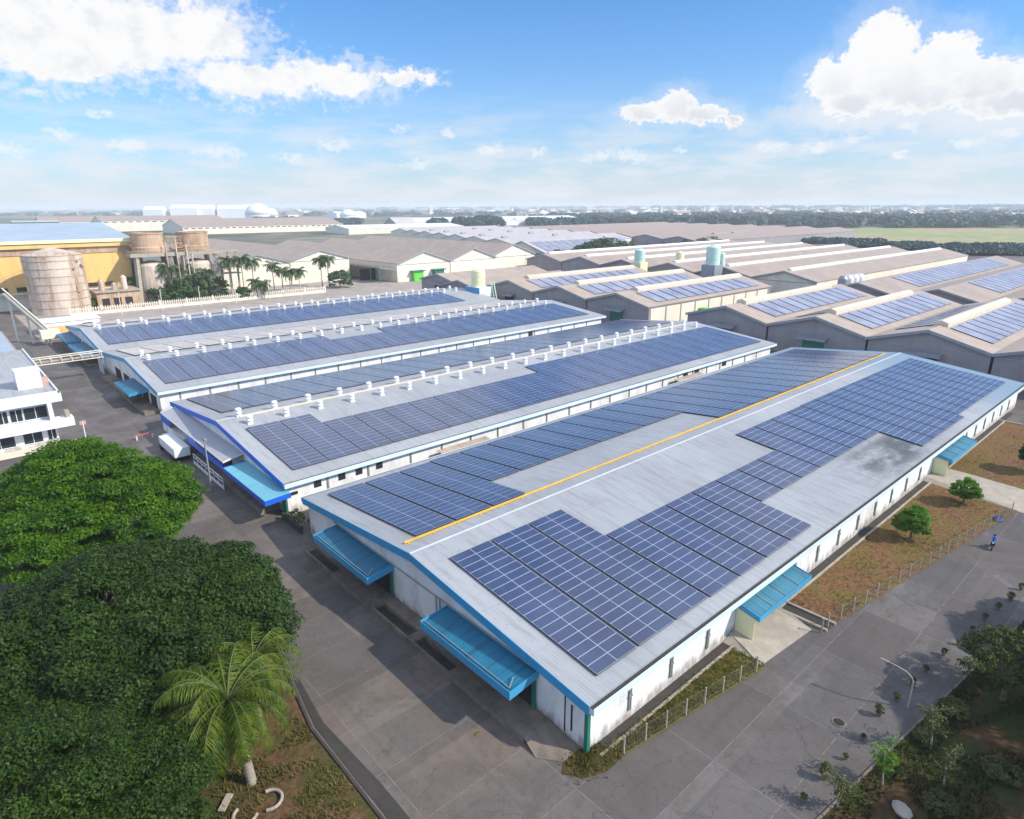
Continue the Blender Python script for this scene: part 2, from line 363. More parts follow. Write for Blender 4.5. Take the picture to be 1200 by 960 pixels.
def mat_soil(name, a, b_, g, gamt, sc=0.25, split=None):
    m, nt, b = newmat(name); k = N(nt); v = k.geo()
    n0 = k.noise(v, sc, 5, 0.65, 0.5); n1 = k.noise(v, sc*9, 5, 0.7); n2 = k.noise(v, sc*0.35, 3, 0.5)
    c = k.mix(k.ramp(n1, 0.35, 0.65, 0, 1), C(*a), C(*b_))
    f = k.ramp(n0, 0.42, 0.6, 0, gamt)
    if split:
        sep = nt.nodes.new('ShaderNodeSeparateXYZ'); nt.links.new(v, sep.inputs[0])
        f = k.math('MAXIMUM', f, k.math('MULTIPLY', k.ramp(sep.outputs[0], split-4, split+3, 1, 0), 0.85))
    c = k.mix(f, c, k.mix(n1, C(*g), C(*[x*1.8 for x in g])))
    nt.links.new(c, b.inputs['Base Color']); b.inputs['Roughness'].default_value = 0.95; b.inputs['Specular IOR Level'].default_value = 0.1
    nt.links.new(k.bump(n1, 0.6, 0.12), b.inputs['Normal'])
    return m
M['verge'] = mat_soil('red_brown_soil_verge', (0.12,0.062,0.032), (0.22,0.12,0.064), (0.10,0.09,0.02), 0.5, 0.25, 27)
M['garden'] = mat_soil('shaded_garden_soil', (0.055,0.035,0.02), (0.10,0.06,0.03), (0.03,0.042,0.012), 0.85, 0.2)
M['bed'] = mat_soil('brown_bed_soil', (0.09,0.05,0.025), (0.16,0.095,0.05), (0.03,0.045,0.01), 0.6, 0.3)
M['field'] = mat_soil('grass_and_straw_field', (0.30,0.26,0.14), (0.42,0.36,0.20), (0.17,0.22,0.09), 0.8, 0.006)
M['grass'] = mat_leaf('grass_blade', (0.12,0.125,0.025), (0.26,0.22,0.07), 0.45, 0.6)

# ------------------------------------------------------------------ ground, yard, verges
def sheet(name, pts, z, mat, label=None, sub=None):
    mb = MB(); mb.poly([(p[0], p[1], z) for p in pts]); return mb.build(name, mat)
struct(sheet('ground', [(-20000,-20000),(20000,-20000),(20000,20000),(-20000,20000)], -0.02, M['ground']))
struct(sheet('yard', [(-90,-75),(135,-75),(300,-40),(640,0),(640,330),(330,700),(-90,700)], 0.0, M['yard']))
def fy(x): return -1.2-0.137*x
struct(sheet('verge', [(0.8,-0.2),(19.5,-0.2),(18.6,fy(18.6)),(2.5,fy(2.5))], 0.06, M['verge']))
struct(sheet('verge', [(27.5,-0.2),(73.5,-0.2),(71,fy(71)),(28,fy(28))], 0.06, M['verge']))
struct(sheet('verge', [(79.5,-0.2),(112.5,-0.2),(112.5,-26),(92,-26),(79.5,-12)], 0.06, M['verge']))
kb = MB(); kb.box(0.9,-0.6,0,19.2,-0.38,0.2); kb.box(27.6,-0.6,0,74,-0.38,0.2); kb.box(79.2,-0.6,0,113,-0.38,0.2)
kb.box(113,-30,0,113.3,3,0.2)
kb.box(27.4,-5.2,0,27.65,-0.22,0.25); kb.box(29.0,-5.3,0,29.25,-0.22,0.25)
struct(kb.build('kerb', M['conc_l']))
db = MB(); db.box(0.6,-0.38,0,120,0.49,0.075); db.box(27.65,-5.2,0.065,29.0,-0.22,0.07)
struct(db.build('drain_channel', M['conc_d']))
struct(sheet('pavement', [(-6,207),(132,207),(300,235),(300,300),(-6,300)], 0.01, mat_plain('pale_pinkish_concrete', (0.36,0.31,0.27), 0.85, 0.2, 0.15, stain=(0.2,0.16,0.13), stain_amt=0.6)))
# ramps
rp = MB(); rp.poly([(20,0.45,0.55),(27,0.45,0.55),(27.3,-1.6,0.45),(26.8,-4.1,0.02),(18.6,-3.4,0.02),(19.3,-1.5,0.4)])
rp.poly([(20,0.45,0.55),(19.3,-1.5,0.4),(18.6,-3.4,0.02),(18.8,0.45,0.0)]); rp.poly([(27,0.45,0.0),(27.6,-2,0.0),(26.8,-4.1,0.02),(27.3,-1.6,0.45),(27,0.45,0.55)])
struct(rp.build('ramp', M['conc_l']))
rp = MB(); rp.poly([(73.5,0.45,0.5),(79.3,0.45,0.5),(79.6,-3,0.3),(79.2,-13,0.02),(70.5,-12.5,0.02),(72.5,-4,0.3)])
rp.poly([(73.5,0.45,0.5),(72.5,-4,0.3),(70.5,-12.5,0.02),(72.4,0.45,0)]); rp.poly([(79.3,0.45,0.5),(80.2,0.45,0),(79.2,-13,0.02),(79.6,-3,0.3)])
struct(rp.build('ramp', M['conc_l']))
# loading kerb and docks at the front of the nearest warehouse
pv = MB()
def plat(y0, y1): pv.box(-2.3, y0, 0, 0.4, y1, 0.5)
def pit(y0, y1):
    pv.box(-2.3, y0, 0, -2.08, y1, 0.5); pv.box(-0.95, y0, 0, 0.4, y1, 0.5); pv.box(-2.08, y0, 0, -0.95, y1, 0.04, 1)
plat(4.2, 13.7); pit(13.7, 18.9); plat(18.9, 20.0); pit(20.0, 26.0); plat(26.0, 34.6); pit(34.6, 41.2)
pv.poly([(-2.3,4.2,0.5),(0.4,4.2,0.5),(0.4,1.0,0.12),(-1.4,1.0,0.05),(-2.6,2.6,0.03)])
struct(pv.build('dock_pavement', [M['conc'], M['conc_d']]))
# corner scrub soil at the near corner
struct(sheet('garden', [(-1.4,1.0),(0.4,1.0),(0.8,-0.2),(2.5,fy(2.5)),(0.3,-1.6),(-1.2,-1.0),(-2.2,0.4)], 0.035, M['bed']))
# garden on the right, beds on the left
def gy_(x): return -12.4-0.108*x
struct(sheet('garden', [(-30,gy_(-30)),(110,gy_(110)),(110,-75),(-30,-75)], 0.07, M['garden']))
kb = MB(); kb.obox((-30,gy_(-30),0.06),(110,gy_(110),0.06),0.16,0.14)
struct(kb.build('kerb', M['conc']))
bedp = [(-13.4,-30),(-13.4,16),(-12.4,22),(-11.4,28),(-12,38),(-14,46),(-40,46),(-60,20),(-60,-30)]
struct(sheet('garden', bedp, 0.07, M['bed']))
kb = MB()
for a, b in zip(bedp[:6], bedp[1:6]): kb.obox((a[0],a[1],0.08),(b[0],b[1],0.08),0.2,0.2)
struct(kb.build('kerb', M['conc_d']))
struct(sheet('pavement', [(-13.1,-30),(-13.1,16),(-12.1,22),(-11.7,22),(-12.4,16),(-12.0,8),(-12.0,-30)], 0.03, M['conc_d']))
struct(sheet('field', [G(800,279)[:2], G(1005,287)[:2], G(1220,297)[:2], G(1240,268)[:2], G(860,266.5)[:2]], 0.3, M['field']))
struct(sheet('field', [G(640,262)[:2], G(860,267)[:2], G(1005,263)[:2], G(900,260.5)[:2]], 0.3, M['field']))

# ------------------------------------------------------------------ solar strips
_sc = {}
M['rail'] = mat_plain('shadow_module_side', (0.05,0.055,0.07), 0.6, 0.1, 1.0)  # near-black sides stand in for shade beneath the raised modules
def strip_mesh(rows, w=4.66, glass='glass', lip=0.03):
    key = (rows, w, glass)
    if key in _sc: return _sc[key]
    mb = MB(); L = rows*1.005; mb.box(0, 0, 0.06, w, L, 0.185, 2, 0)
    hw = w/2
    for r in range(rows):
        for c in range(2):
            mb.poly([(c*hw+lip, r*1.005+lip, 0.19), ((c+1)*hw-lip, r*1.005+lip, 0.19), ((c+1)*hw-lip, (r+1)*1.005-lip, 0.19), (c*hw+lip, (r+1)*1.005-lip, 0.19)], 1)
    # side faces are painted dark for the shadow under the open modules
    _sc[key] = mb.data('solar_array', [M['alu'], M[glass], M['rail']]); return _sc[key]
def add_strip(parent, x, y, rows, h, hr, yr, W, glass='glass', w=4.66):
    if y < yr: s = (hr-h)/yr; z = h+s*y; ang = math.atan(s)
    else: s = -(hr-h)/(W-yr); z = hr+s*(y-yr); ang = math.atan(s)
    o = link('solar_array', strip_mesh(rows, w, glass), parent); o.location = (x, y, z+0.03); o.rotation_euler = (ang, 0, 0); return o

vent_me = MB().box(-0.5,-0.5,-0.4,0.5,0.5,0.35).lathe([(0.36,0.35),(0.38,0.55),(0.62,0.66),(0.66,0.85),(0.55,1.05),(0.34,1.15),(0.34,1.25),(0.6,1.36),(0.64,1.55),(0.48,1.75),(0.2,1.86)], n=14).data('roof_vent', M['white'])

def warehouse(label, y0, W, L, fas, roofm, strips, vents=0, vent_off=0.0, ridge_pipe=True, wallm='wall_w', x0=0.0, fr=0.49, cat='warehouse', duct='mon'):
    h, hr = 4.69, 7.15; yr = W*fr
    t = thing('warehouse', label, cat, (x0, y0, 0), 0, 'long solar-roofed warehouses standing side by side')
    th = 0.12
    mb = MB(); mb.extr([(0,h),(yr,hr),(W,h),(W,h-th),(yr,hr-th),(0,h-th)], 0.06, L-0.06)
    roof = mb.build('roof', M[roofm], t)
    # ridge cap
    mb = MB(); mb.extr([(yr-0.17,hr-0.01),(yr,hr+0.05),(yr+0.17,hr-0.01),(yr,hr+0.015)], 0.1, L-0.1); mb.build('ridge_cap', M['cap'], roof)
    # fascia boards at both gable ends
    for xa, xb in ((0, 0.06), (L-0.06, L)):
        mb = MB(); d = 0.78
        mb.extr([(0,h+0.04),(yr,hr+0.04),(W,h+0.04),(W,h-d),(yr,hr-d),(0,h-d)], xa, xb); mb.build('fascia', M[fas], t)
    # eave gutters (pale) with a dark trough
    for yy, sgn in ((0,-1),(W,1)):
        mb = MB(); a, b = (yy-0.42, yy-0.003) if sgn < 0 else (yy+0.003, yy+0.42)
        mb.box(0.06, a, h-0.62, L-0.06, b, h-0.12, 0)
        e = (a, a+0.06) if sgn < 0 else (b-0.06, b)
        mb.box(0.06, e[0], h-0.12, L-0.06, e[1], h-0.03, 0)
        ia, ib = (a+0.06, b) if sgn < 0 else (a, b-0.06)
        mb.box(0.08, ia, h-0.119, L-0.08, ib, h-0.1, 1)
        mb.build('gutter', [M['gut'], M['conc_d']], t)
    i = 0.5
    for yy in (i, W-i):
        mb = MB(); a, b = (yy, yy+0.2) if yy < 1 else (yy-0.2, yy)
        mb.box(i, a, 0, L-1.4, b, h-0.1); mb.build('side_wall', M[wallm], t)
    s = (hr-h)/yr; s2 = (hr-h)/(W-yr)
    for xa in (0.45, L-1.6):
        mb = MB(); mb.extr([(i+0.2,0),(W-i-0.2,0),(W-i-0.2,h+s2*0.7-0.14),(yr,hr-0.14),(i+0.2,h+s*0.7-0.14)], xa, xa+0.2)
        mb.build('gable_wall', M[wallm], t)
    for (x, y, rows, gl) in strips: add_strip(t, x, y, rows, h, hr, yr, W, gl, 4.92 if y0 > 40 else 4.66)
    for k in range(vents):
        for dy in (0.0, -3.55):
            o = link('roof_vent', vent_me, roof); yy = yr+dy
            o.location = (3.55+5.68*k+(0.35 if dy else 0), yy, hr-abs(dy)*s); o.rotation_euler = (0,0,random.uniform(-.2,.2)); o.scale = (.8,.8,.74)
    if vents and ridge_pipe:
        mb = MB(); mb.box(3.5, yr-0.5, hr-0.05, 3.55+5.68*(vents-1), yr-0.3, hr+0.2); mb.build('ridge_duct', M[duct], roof)
    return t, roof
M['cap'] = mat_plain('dull_ridge_sheet', (0.50,0.52,0.55), 0.5, 0.12, 0.4)
M['gut'] = mat_plain('pale_blue_white_gutter', (0.62,0.70,0.76), 0.5, 0.06, 0.4)

M['mon'] = mat_plain('pale_beige_monitor', (0.62,0.54,0.43), 0.7, 0.06, 0.2)
# ---- A: nearest warehouse
P = 5.03
st = []
for k in range(24):
    x = 2.55+P*k
    a = (1.5,18) if k < 3 else (1.4,12) if k < 7 else (7.35,6) if k < 10 else (7.35,12) if k < 14 else (1.5,18) if k < 18 else (2.45,17)
    st.append((x, a[0], a[1], 'glass'))
    st.append((x, 25.0, 19, 'glass') if (k < 3 or k > 10) else (x, 31.4, 13, 'glass'))
A, roofA = warehouse('nearest long warehouse, sky-blue edged, yellow rail along its ridge, blue awnings', 0, 45.74, 126.6, 'fascia', 'roof_a', st)
yr = 45.74*.49
mb = MB(); sl = (7.15-4.69)/(45.74-yr); yy = 24.55; zz = 7.15-sl*(yy-yr)
mb.box(0.9, yy-0.075, zz+0.06, 123.8, yy+0.075, zz+0.22)
for i in range(42): mb.box(1.2+i*3, yy-0.25, zz-0.05, 1.35+i*3, yy+0.25, zz+0.08)
mb.build('ridge_rail', M['yel'], roofA)
def awning(parent, x0, x1, y0, y1, z_in, z_out, mat, fmat, drop=0.55, lip=0.22, out='-x'):
    "sloping tray awning: inner edge on the wall, painted boards on three sides"
    mb = MB()
    if out == '-x':
        mb.extr([(x0+0.05,z_out),(x1,z_in),(x1,z_in-0.1),(x0+0.05,z_out-0.1)], y0+0.05, y1-0.05, 0, 'y')
        o = mb.build('awning', M[mat], parent)
        f = MB(); f.box(x0, y0, z_out-drop, x0+0.05, y1, z_out+lip)
        for ya, yb in ((y0, y0+0.05), (y1-0.05, y1)):
            f.extr([(x0+0.05,z_out-drop),(x0+0.05,z_out+lip),(x1,z_in+lip*0.5),(x1,z_in-drop)], ya, yb, 0, 'y')
        f.build('edge_board', M[fmat], o)
    else:   # out along -y
        mb.extr([(x0+0.05,z_out),(x1,z_in),(x1,z_in-0.1),(x0+0.05,z_out-0.1)], y0+0.05, y1-0.05, 0, 'x')
        o = mb.build('awning', M[mat], parent)
        f = MB(); f.box(y0, x0, z_out-drop, y1, x0+0.05, z_out+0.08)
        for ya, yb in ((y0, y0+0.05), (y1-0.05, y1)):
            f.extr([(x0+0.05,z_out-drop),(x0+0.05,z_out+0.08),(x1,z_in+0.1),(x1,z_in-drop)], ya, yb, 0, 'x')
        f.build('edge_board', M[fmat], o)
    return o
M['awn_d'] = mat_roof('blue_awning_sheet_flat', (0.016,0.155,0.26), (0.012,0.08,0.13), 0.85, period=0.4, axis='y', rough=0.45)
M['awn_s'] = mat_roof('weathered_blue_awning_sheet', (0.055,0.21,0.29), (0.035,0.11,0.16), 0.9, period=0.5, axis='x', rough=0.5)
for (a, b) in ((26.0, 37.6), (5.4, 17.0)):
    aw = awning(A, -2.6, 0.44, a, b, 4.15, 3.75, 'awn_d', 'fascia', 0.55, 0.2)
    MB().tube((-2.25, a+0.4, 3.9), (-2.25, b-0.2, 3.9), 0.05, n=5).tube((-2.25,a+0.4,3.9),(-1.4,a+0.9,4.1),0.04,n=5).build('stay_pipe', M['steel'], aw)
    d = MB().box(0.32, a+0.6, 0.5, 0.44, b-0.8, 3.4).build('loading_door', M['dark'], A)
    MB().box(0.2, a+0.2, 0.5, 0.31, a+0.6, 3.5).build('door_jamb', M['green_door'], d); MB().box(0.2, b-0.8, 0.5, 0.31, b-0.4, 3.5).build('door_jamb', M['green_door'], d)
MB().tube((0.3,3.8,4.25),(0.3,38.5,4.25),0.07,n=6).tube((0.35,18.2,0.5),(0.35,18.2,4.3),0.07,n=6).tube((0.35,18.8,0.5),(0.35,18.8,4.3),0.06,n=6).build('conduit', M['steel'], A)
MB().box(0.36,1.9,1.0,0.44,2.0,3.3).box(0.36,2.6,0.5,0.44,2.66,3.9).build('conduit', M['dark'], A)
MB().box(0.3,0.3,0.0,0.62,0.62,4.1).build('corner_post', M['green_door'], A)
for k in range(22):
    if 20 < 5.3+5.4*k < 27 or 73 < 5.3+5.4*k < 79: continue
    x = 5.3+5.4*k
    MB().box(x-0.14, 0.36, 0.9, x-0.03, 0.495, 3.4).box(x+0.05, 0.36, 0.9, x+0.16, 0.495, 3.4).box(x-0.2,0.3,2.2,x+0.2,0.36,2.35).build('downpipe', M['pipe'], A)
for (a, b) in ((20.6, 30.8), (75.6, 87.5)):
    aw = awning(A, -1.9, 0.49, a, b, 3.55, 3.05, 'awn_s', 'fascia', 0.45, out='-y')
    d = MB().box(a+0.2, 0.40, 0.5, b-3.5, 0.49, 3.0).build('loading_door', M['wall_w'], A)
    MB().box(a+0.15, -1.4, 0.3, a+0.2, 0.4, 2.9).build('side_screen', M['paley'], A)
    for q in range(1, 4):
        x = a+(b-a)*q/4; MB().obox((x,-1.85,3.09),(x,0.45,3.59),0.07,0.05).build('awning_rib', M['steel'], aw)

# ---- B
st = []
for k in range(24):
    x = 2.6+5.13*k
    st.append((x, 2.6, 16 if (k < 2 or k > 10) else 12, 'glass'))
    st.append((x, 28.8, 19, 'glass'))
B, roofB = warehouse('cobalt-blue edged warehouse directly behind the nearest one, with white vents down its ridge', 51.27, 48.67, 128.0, 'cobalt', 'roof_b', st, 22)
aw = awning(B, -2.9, 0.44, -1.2, 13.5, 3.7, 3.5, 'awn_teal', 'cobalt', 0.6, 0.1)
aw = awning(B, -2.5, 0.44, 14.5, 45.5, 4.6, 4.0, 'awn_gray', 'white', 0.2, 0.05)
MB().box(-2.56,26.5,2.6,-2.5,30.5,3.75).box(-2.56,40,2.5,-2.5,45.5,3.75).box(-2.56,15,2.6,-2.5,26.5,3.5).build('edge_board', M['cobalt'], aw)
for a, b in ((4.5,9.5),(10.5,15.5),(20,25),(27,32),(35,40)):
    MB().box(0.36,a,0.9,0.44,b,3.2).build('loading_door', M['dark'], B)
MB().box(-2.2,3,0,0.4,44,0.9).build('dock_platform', M['conc'], B)
MB().box(-2.5,33,0.9,-0.6,45,2.4).box(-3.8,33.0,0,-2.2,41,1.5).build('dock_parapet', M['wall_w'], B)
rl = MB()
for z in (1.3, 1.8): rl.tube((-3.0,14,z),(-3.0,27,z),0.06,n=5)
for i in range(8): rl.tube((-3.0,14+i*13/7,0),(-3.0,14+i*13/7,1.8),0.05,n=5)
rl.box(-3.1,14,0.2,-2.9,27,0.5)
rl.build('guard_rail', M['white'], B)
MB().box(0.2,0.2,0,0.45,1.4,4.0).build('corner_post', M['green_door'], B)
MB().box(0.55,0.40,2.6,2.0,0.49,3.0).build('vent_slot', M['dark'], B)
for i, x in enumerate([4.1,7.6,10.2,13.4,17.2,22.8,28.4,34,39.7,45.2,50.9,56.7,62.2,68,73.5,79,84.5,90,95.5,101,106.5,112,117.5]):
    if i in (0,1,2,3): MB().box(x+0.2,0.42,2.7,x+1.2,0.49,3.6).build('window', M['win'], B)
    if i > 3 or i in (0,2): MB().box(x+2.0,0.38,1.2,x+2.25,0.49,3.8).build('downpipe', M['pipe'], B)
for x in (88.5, 92.8, 104): MB().box(x,0.42,2.6,x+1.7,0.49,3.8).build('window', M['win'], B)
# ---- C
st = []
for k in range(24):
    x = 2.7+5.15*k
    st.append((x, 3.5, 12 if 8 <= k <= 10 else 16, 'glass'))
    st.append((x, 26.2, 19, 'glass_sky_sheen'))
Cw, roofC = warehouse('pale-blue edged vented warehouse between the cobalt-edged one and the leftmost one', 108.6, 48.5, 130.0, 'fascia', 'roof_b', st, 22, duct='steel')
awning(Cw, -3.2, 0.44, 8, 20, 3.5, 3.1, 'awn_d', 'fascia', 0.5, 0.1)
for a, b in ((3,7),(9,13.5),(14.5,19),(24,29),(32,37)):
    MB().box(0.36,a,0.6,0.44,b,3.0).build('loading_door', M['dark'], Cw)
MB().box(-2.2,2,0,0.4,40,0.6).build('dock_platform', M['conc'], Cw)
cp = MB()
for y in (44.5, 46.5, 48): cp.box(-1.0,y,0,-0.75,y+0.3,4.0)
cp.box(-1.0,44.5,3.7,-0.75,48.3,4.0); cp.build('pipe_frame', M['white'], Cw)
for i in range(22):
    x = 4+5.6*i; MB().box(x,0.38,1.2,x+0.25,0.49,3.8).build('downpipe', M['pipe'], Cw)
MB().box(97,0.40,2.4,98.6,0.49,3.6).build('window', M['dark'], Cw)
# ---- D
st = []
for k in range(22):
    x = 2.8+5.15*k
    st.append((x, 4.9, 16, 'glass'))
for k in range(24): st.append((2.8+5.15*k, 27.5, 17, 'glass_sky_sheen'))
Dw, roofD = warehouse('leftmost and farthest of the four solar-roofed warehouses, pale-blue edge, backing on a cream fence', 157.4, 48.4, 129.0, 'fascia', 'roof_b', st, 22, duct='steel')
awning(Dw, -3.4, 0.44, 6, 24, 3.5, 3.1, 'awn_d', 'fascia', 0.5, 0.1)
awning(Dw, -3.0, 0.44, 28, 44, 3.5, 3.1, 'awn_d', 'fascia', 0.5, 0.1)
for a, b in ((8,13),(16,21),(30,35),(37,42)): MB().box(0.36,a,0.6,0.44,b,2.9).build('loading_door', M['dark'], Dw)
MB().box(-2.2,5,0,0.4,44,0.6).build('dock_platform', M['conc'], Dw)

# lean-to sheds in the alley between the first two big warehouses
sh = thing('alley_shed', 'low rusty-roofed shed in the alley beside the cobalt-edged warehouse, nearer the front', 'shed', (23.5,46.6,0), 0, 'sheds in the alleys')
MB().box(0,0,0,9,3.9,2.3).build('wall', M['wall_gr'], sh)
MB().extr([(-0.1,2.7),(4.1,3.3),(4.1,3.2),(-0.1,2.6)], -0.2, 9.2).build('roof', M['roof_cem'], sh)
dup(sh, (84,46.8,0), label='low shed farther down the alley beside the cobalt-edged warehouse')
sh3 = dup(sh, (24,101.4,0), label='brown-roofed shed in the alley between the cobalt-edged and the third warehouse')
dup(sh, (60,101.4,0), label='second shed farther down the alley behind the cobalt-edged warehouse')

# ------------------------------------------------------------------ generic gabled sheds
def shed(name, label, loc, rz, L, W, h, hr, roofm, wallm, group=None, monitor=None, strips=(), door=None, overhang=0.8, fr=0.5, cat='shed', front_band=True, windows=0, fas='steel', endmat=None):
    t = thing(name, label, cat, loc, rz, group); yr = W*fr; oh = overhang
    s = (hr-h)/yr
    mb = MB(); mb.extr([(-0.0,h),(yr,hr),(W,h),(W,h-0.25),(yr,hr-0.3),(0,h-0.25)], -oh, L+oh)
    roof = mb.build('roof', M[roofm], t)
    mb = MB()
    mb.extr([(0.3,0),(W-0.3,0),(W-0.3,h-0.2),(yr,hr-0.35),(0.3,h-0.2)], 0, L); w = mb.build('wall', M[wallm], t)
    if front_band:
        mb = MB()
        for xa in (-oh-0.08,):
            mb.extr([(0,h+0.03),(yr,hr+0.03),(W,h+0.03),(W,h-0.65),(yr,hr-0.65),(0,h-0.65)], xa, xa+0.078)
        mb.build('barge_board', M[fas], roof)
        MB().box(-0.14, 1.2, h-1.0, -0.003, W-1.2, h-0.75).build('tie_band', M[fas], w)
    if monitor:
        x0, x1, mw, mh, mm = monitor
        mb = MB(); z0 = hr-s*mw/2-0.1
        mb.extr([(yr-mw/2,z0),(yr+mw/2,z0),(yr+mw/2,hr+mh*0.5),(yr,hr+mh),(yr-mw/2,hr+mh*0.5)], x0, x1); mb.build('ridge_monitor', M[mm], roof)
    for (x, y, rows, gl, wd) in strips: add_strip(t, x, y, rows, h, hr, yr, W, gl, wd)
    if door:
        dm, dw, dh = door
        d = MB().box(-0.12, W/2-dw/2, 0, -0.01, W/2+dw/2, dh).build('door', M[dm], w)
        MB().extr([(-2.2,dh+0.7),(-0.01,dh+1.2),(-0.01,dh+1.05),(-2.2,dh+0.55)], W/2-dw/2-0.9, W/2+dw/2+0.9, 0, 'y').box(-2.2,W/2-dw/2-0.9,dh+0.2,-2.1,W/2+dw/2+0.9,dh+0.55).build('door_canopy', M['steel'], d)
    for i in range(windows):
        x = (i+0.5)*L/windows
        MB().box(x-L/windows*0.3, 0.2, h-2.6, x+L/windows*0.3, 0.29, h-1.4).build('window', M['win'], w)
    return t
ordn = ['first','second','third','fourth','fifth','sixth','seventh']
# E group
for i in range(5):
    y = 99+26.6*i; x0 = 140
    if i > 2: g = G(*((538,328) if i == 3 else (513,320.5)), 9.4); x0, y = g.x, g.y-13.3
    Lx = 78 if i < 3 else 58
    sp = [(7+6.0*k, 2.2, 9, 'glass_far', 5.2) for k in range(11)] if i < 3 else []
    t = shed('gabled_shed', 'grey-walled solar shed, %s from the right, beyond the vented warehouses' % ordn[i], (x0,y,0), 0, Lx, 26.6, 7.4 if i < 3 else 6.4, 10.7 if i < 3 else 9.4,
         'roof_cem', 'wall_gr', 'brown-roofed sheds behind the solar warehouses', (9,Lx-2,3.0,1.1,'mon') if i < 3 else None, sp, ('green_door',5.5,4.6) if i == 0 else ('dark',5.0,4.4))
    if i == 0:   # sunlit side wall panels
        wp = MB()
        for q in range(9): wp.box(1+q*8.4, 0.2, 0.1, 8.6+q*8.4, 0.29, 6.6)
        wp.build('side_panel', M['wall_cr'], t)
        MB().box(28,-2.5,0,31,0.2,4.2).build('green_kiosk', M['lime'], t)
# F group
for i in range(6):
    y = 85.4-25.6*(i+1)
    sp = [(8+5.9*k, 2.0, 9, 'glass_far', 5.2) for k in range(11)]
    if i in (1, 2): sp += [(10+5.9*k, 14.2, 9, 'glass', 4.8) for k in range(10)]
    shed('gabled_shed', 'grey-walled shed, %s from the left in the row behind the nearest warehouse' % ordn[i], (140,y,0), 0, 76, 25.6, 7.2, 10.7,
         'roof_cem', 'wall_gr', 'brown-roofed sheds behind the solar warehouses', (8,66,3.0,1.1,'mon'), sp, ('green_door' if i < 2 else 'dark',5.5,4.4))
# G group, second row
for i in range(6):
    y = 84-26.2*(i+1)
    n = 0 if i == 0 else 14
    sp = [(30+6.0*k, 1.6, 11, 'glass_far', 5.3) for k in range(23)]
    shed('gabled_shed', 'long brown-roofed solar shed in the second row, %s from the left' % ordn[i], (229,y,0), 0, 190-0*i, 26.2, 6.8, 10.3,
         'roof_cemy', 'wall_gr', 'second row of brown-roofed sheds', None, sp, None)
# H group with white ridges
for i in range(6):
    y = 94+29.5*i
    shed('gabled_shed', 'long brown shed with white ridge strip, %s from the right of its row' % ordn[i], (248,y,0), 0, 212, 29.5, 7.2, 10.8,
         'roof_cemy', 'wall_gr' if i else 'wall_cr', 'far white-ridged sheds', (4,206,2.2,0.9,'white'), (), None)
# K1 big solar roof
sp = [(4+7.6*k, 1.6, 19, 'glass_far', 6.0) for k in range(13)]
shed('gabled_shed', 'tall steep shed whose whole visible slope is covered in pale solar strips, beside scrub', (288,295,0), 0, 102, 46, 7.5, 14.5, 'roof_lav', 'wall_cr', None, None, sp, None)
# K2: wide brown roofs further back
for i in range(8):
    shed('gabled_shed', 'one of the wide brown roofs before the far woods', (470+12*i, 292+44*i, 0), 0, 330, 44, 8, 12, 'roof_brown', 'wall_gr', 'wide brown roofs before the far woods', None, (), None, front_band=False)
# lavender roofs with small dormers
for i in range(7):
    t = shed('gabled_shed', 'one of the pale lavender roofs with dark ridge dormers', (330+14*i, 372+46*i, 0), 0, 150, 46, 8, 12.5, 'roof_lav', 'wall_cr', 'pale lavender roofs', None, (), None, front_band=False)
    for q in range(2 if i < 5 else 0):
        MB().extr([(20,11.5),(26,11.5),(23,14.2)], 6+60*q, 12+60*q).build('dormer', M['steel'], t)
# white roofs and pointed grey gable
shed('warehouse', 'very long low white roof in the haze left of the dark round trees', (640,1010,0), R_(-8), 420, 110, 10, 17, 'roof_white', 'white', None, None, (), None, front_band=False, cat='warehouse')
shed('warehouse', 'white flat roof behind the brown roofs, left of the pointed grey gable', (430,830,0), R_(-6), 190, 90, 8, 12, 'roof_white', 'wall_cr', None, None, (), None, front_band=False, cat='warehouse')
for (px, py, w, hh, lb) in ((466,270,44,20,'tall pointed grey gable rising before the long white roof'), (478,272,26,11,'low grey gable just right of the pointed one'), (494,272,26,11,'low dark gable between the pointed one and the round trees')):
    g = G(px, py); shed('gabled_shed', lb, (g.x, g.y, 0), R_(0), 40, w, hh*0.45, hh, 'roof_lav', 'wall_gr', None, None, (), None, front_band=False)

# cream gables facing right (ridge runs away to the left)
def cream(label, xr, y, W, h, hr, L=170, **kw):
    return shed('gabled_shed', label, (xr, y, 0), R_(90), L, W, h, hr, 'roof_cemy', 'wall_cr', 'cream gabled warehouses beyond the palms', None, (), None, front_band=True, cat='warehouse', **kw)
cream('cream gabled warehouse behind the tank towers and palms, leftmost of its row', 111.5, 301, 33.5, 11.6, 16)
g1 = cream('cream gabled warehouse beside the open dark loading bay, two palms before it', 145, 301, 33.5, 12.0, 16.7)
g2 = cream('cream gabled warehouse with bright green doors right of the dark loading bay', 190, 271, 34.5, 9.6, 15.2)
cream('cream gabled warehouse right of the one with green doors', 223.5, 271, 33.5, 9.6, 15.4)
cream('cream gabled warehouse next to the steep solar-covered roof', 260, 276, 36.5, 9.6, 16)
for (x, mt) in ((6.0,'lime'), (19.5,'green_door')):
    d = MB().box(-2.6, 34.5-x-9, 0, -0.05, 34.5-x-3, 5.0).build('door', M[mt], g2)
    MB().box(-3.4, 34.5-x-10, 5.0, -0.05, 34.5-x-2, 5.5).build('door_canopy', M['green_door'], d)
lb_ = thing('loading_canopy', 'open loading bay roof with dark interior between two cream gables', 'canopy', (146,272,0))
MB().extr([(0,8.2),(9.2,6.6),(9.2,6.3),(0,7.9)], 0.2, 150, 0, 'y').build('roof', M['roof_cemy'], lb_)
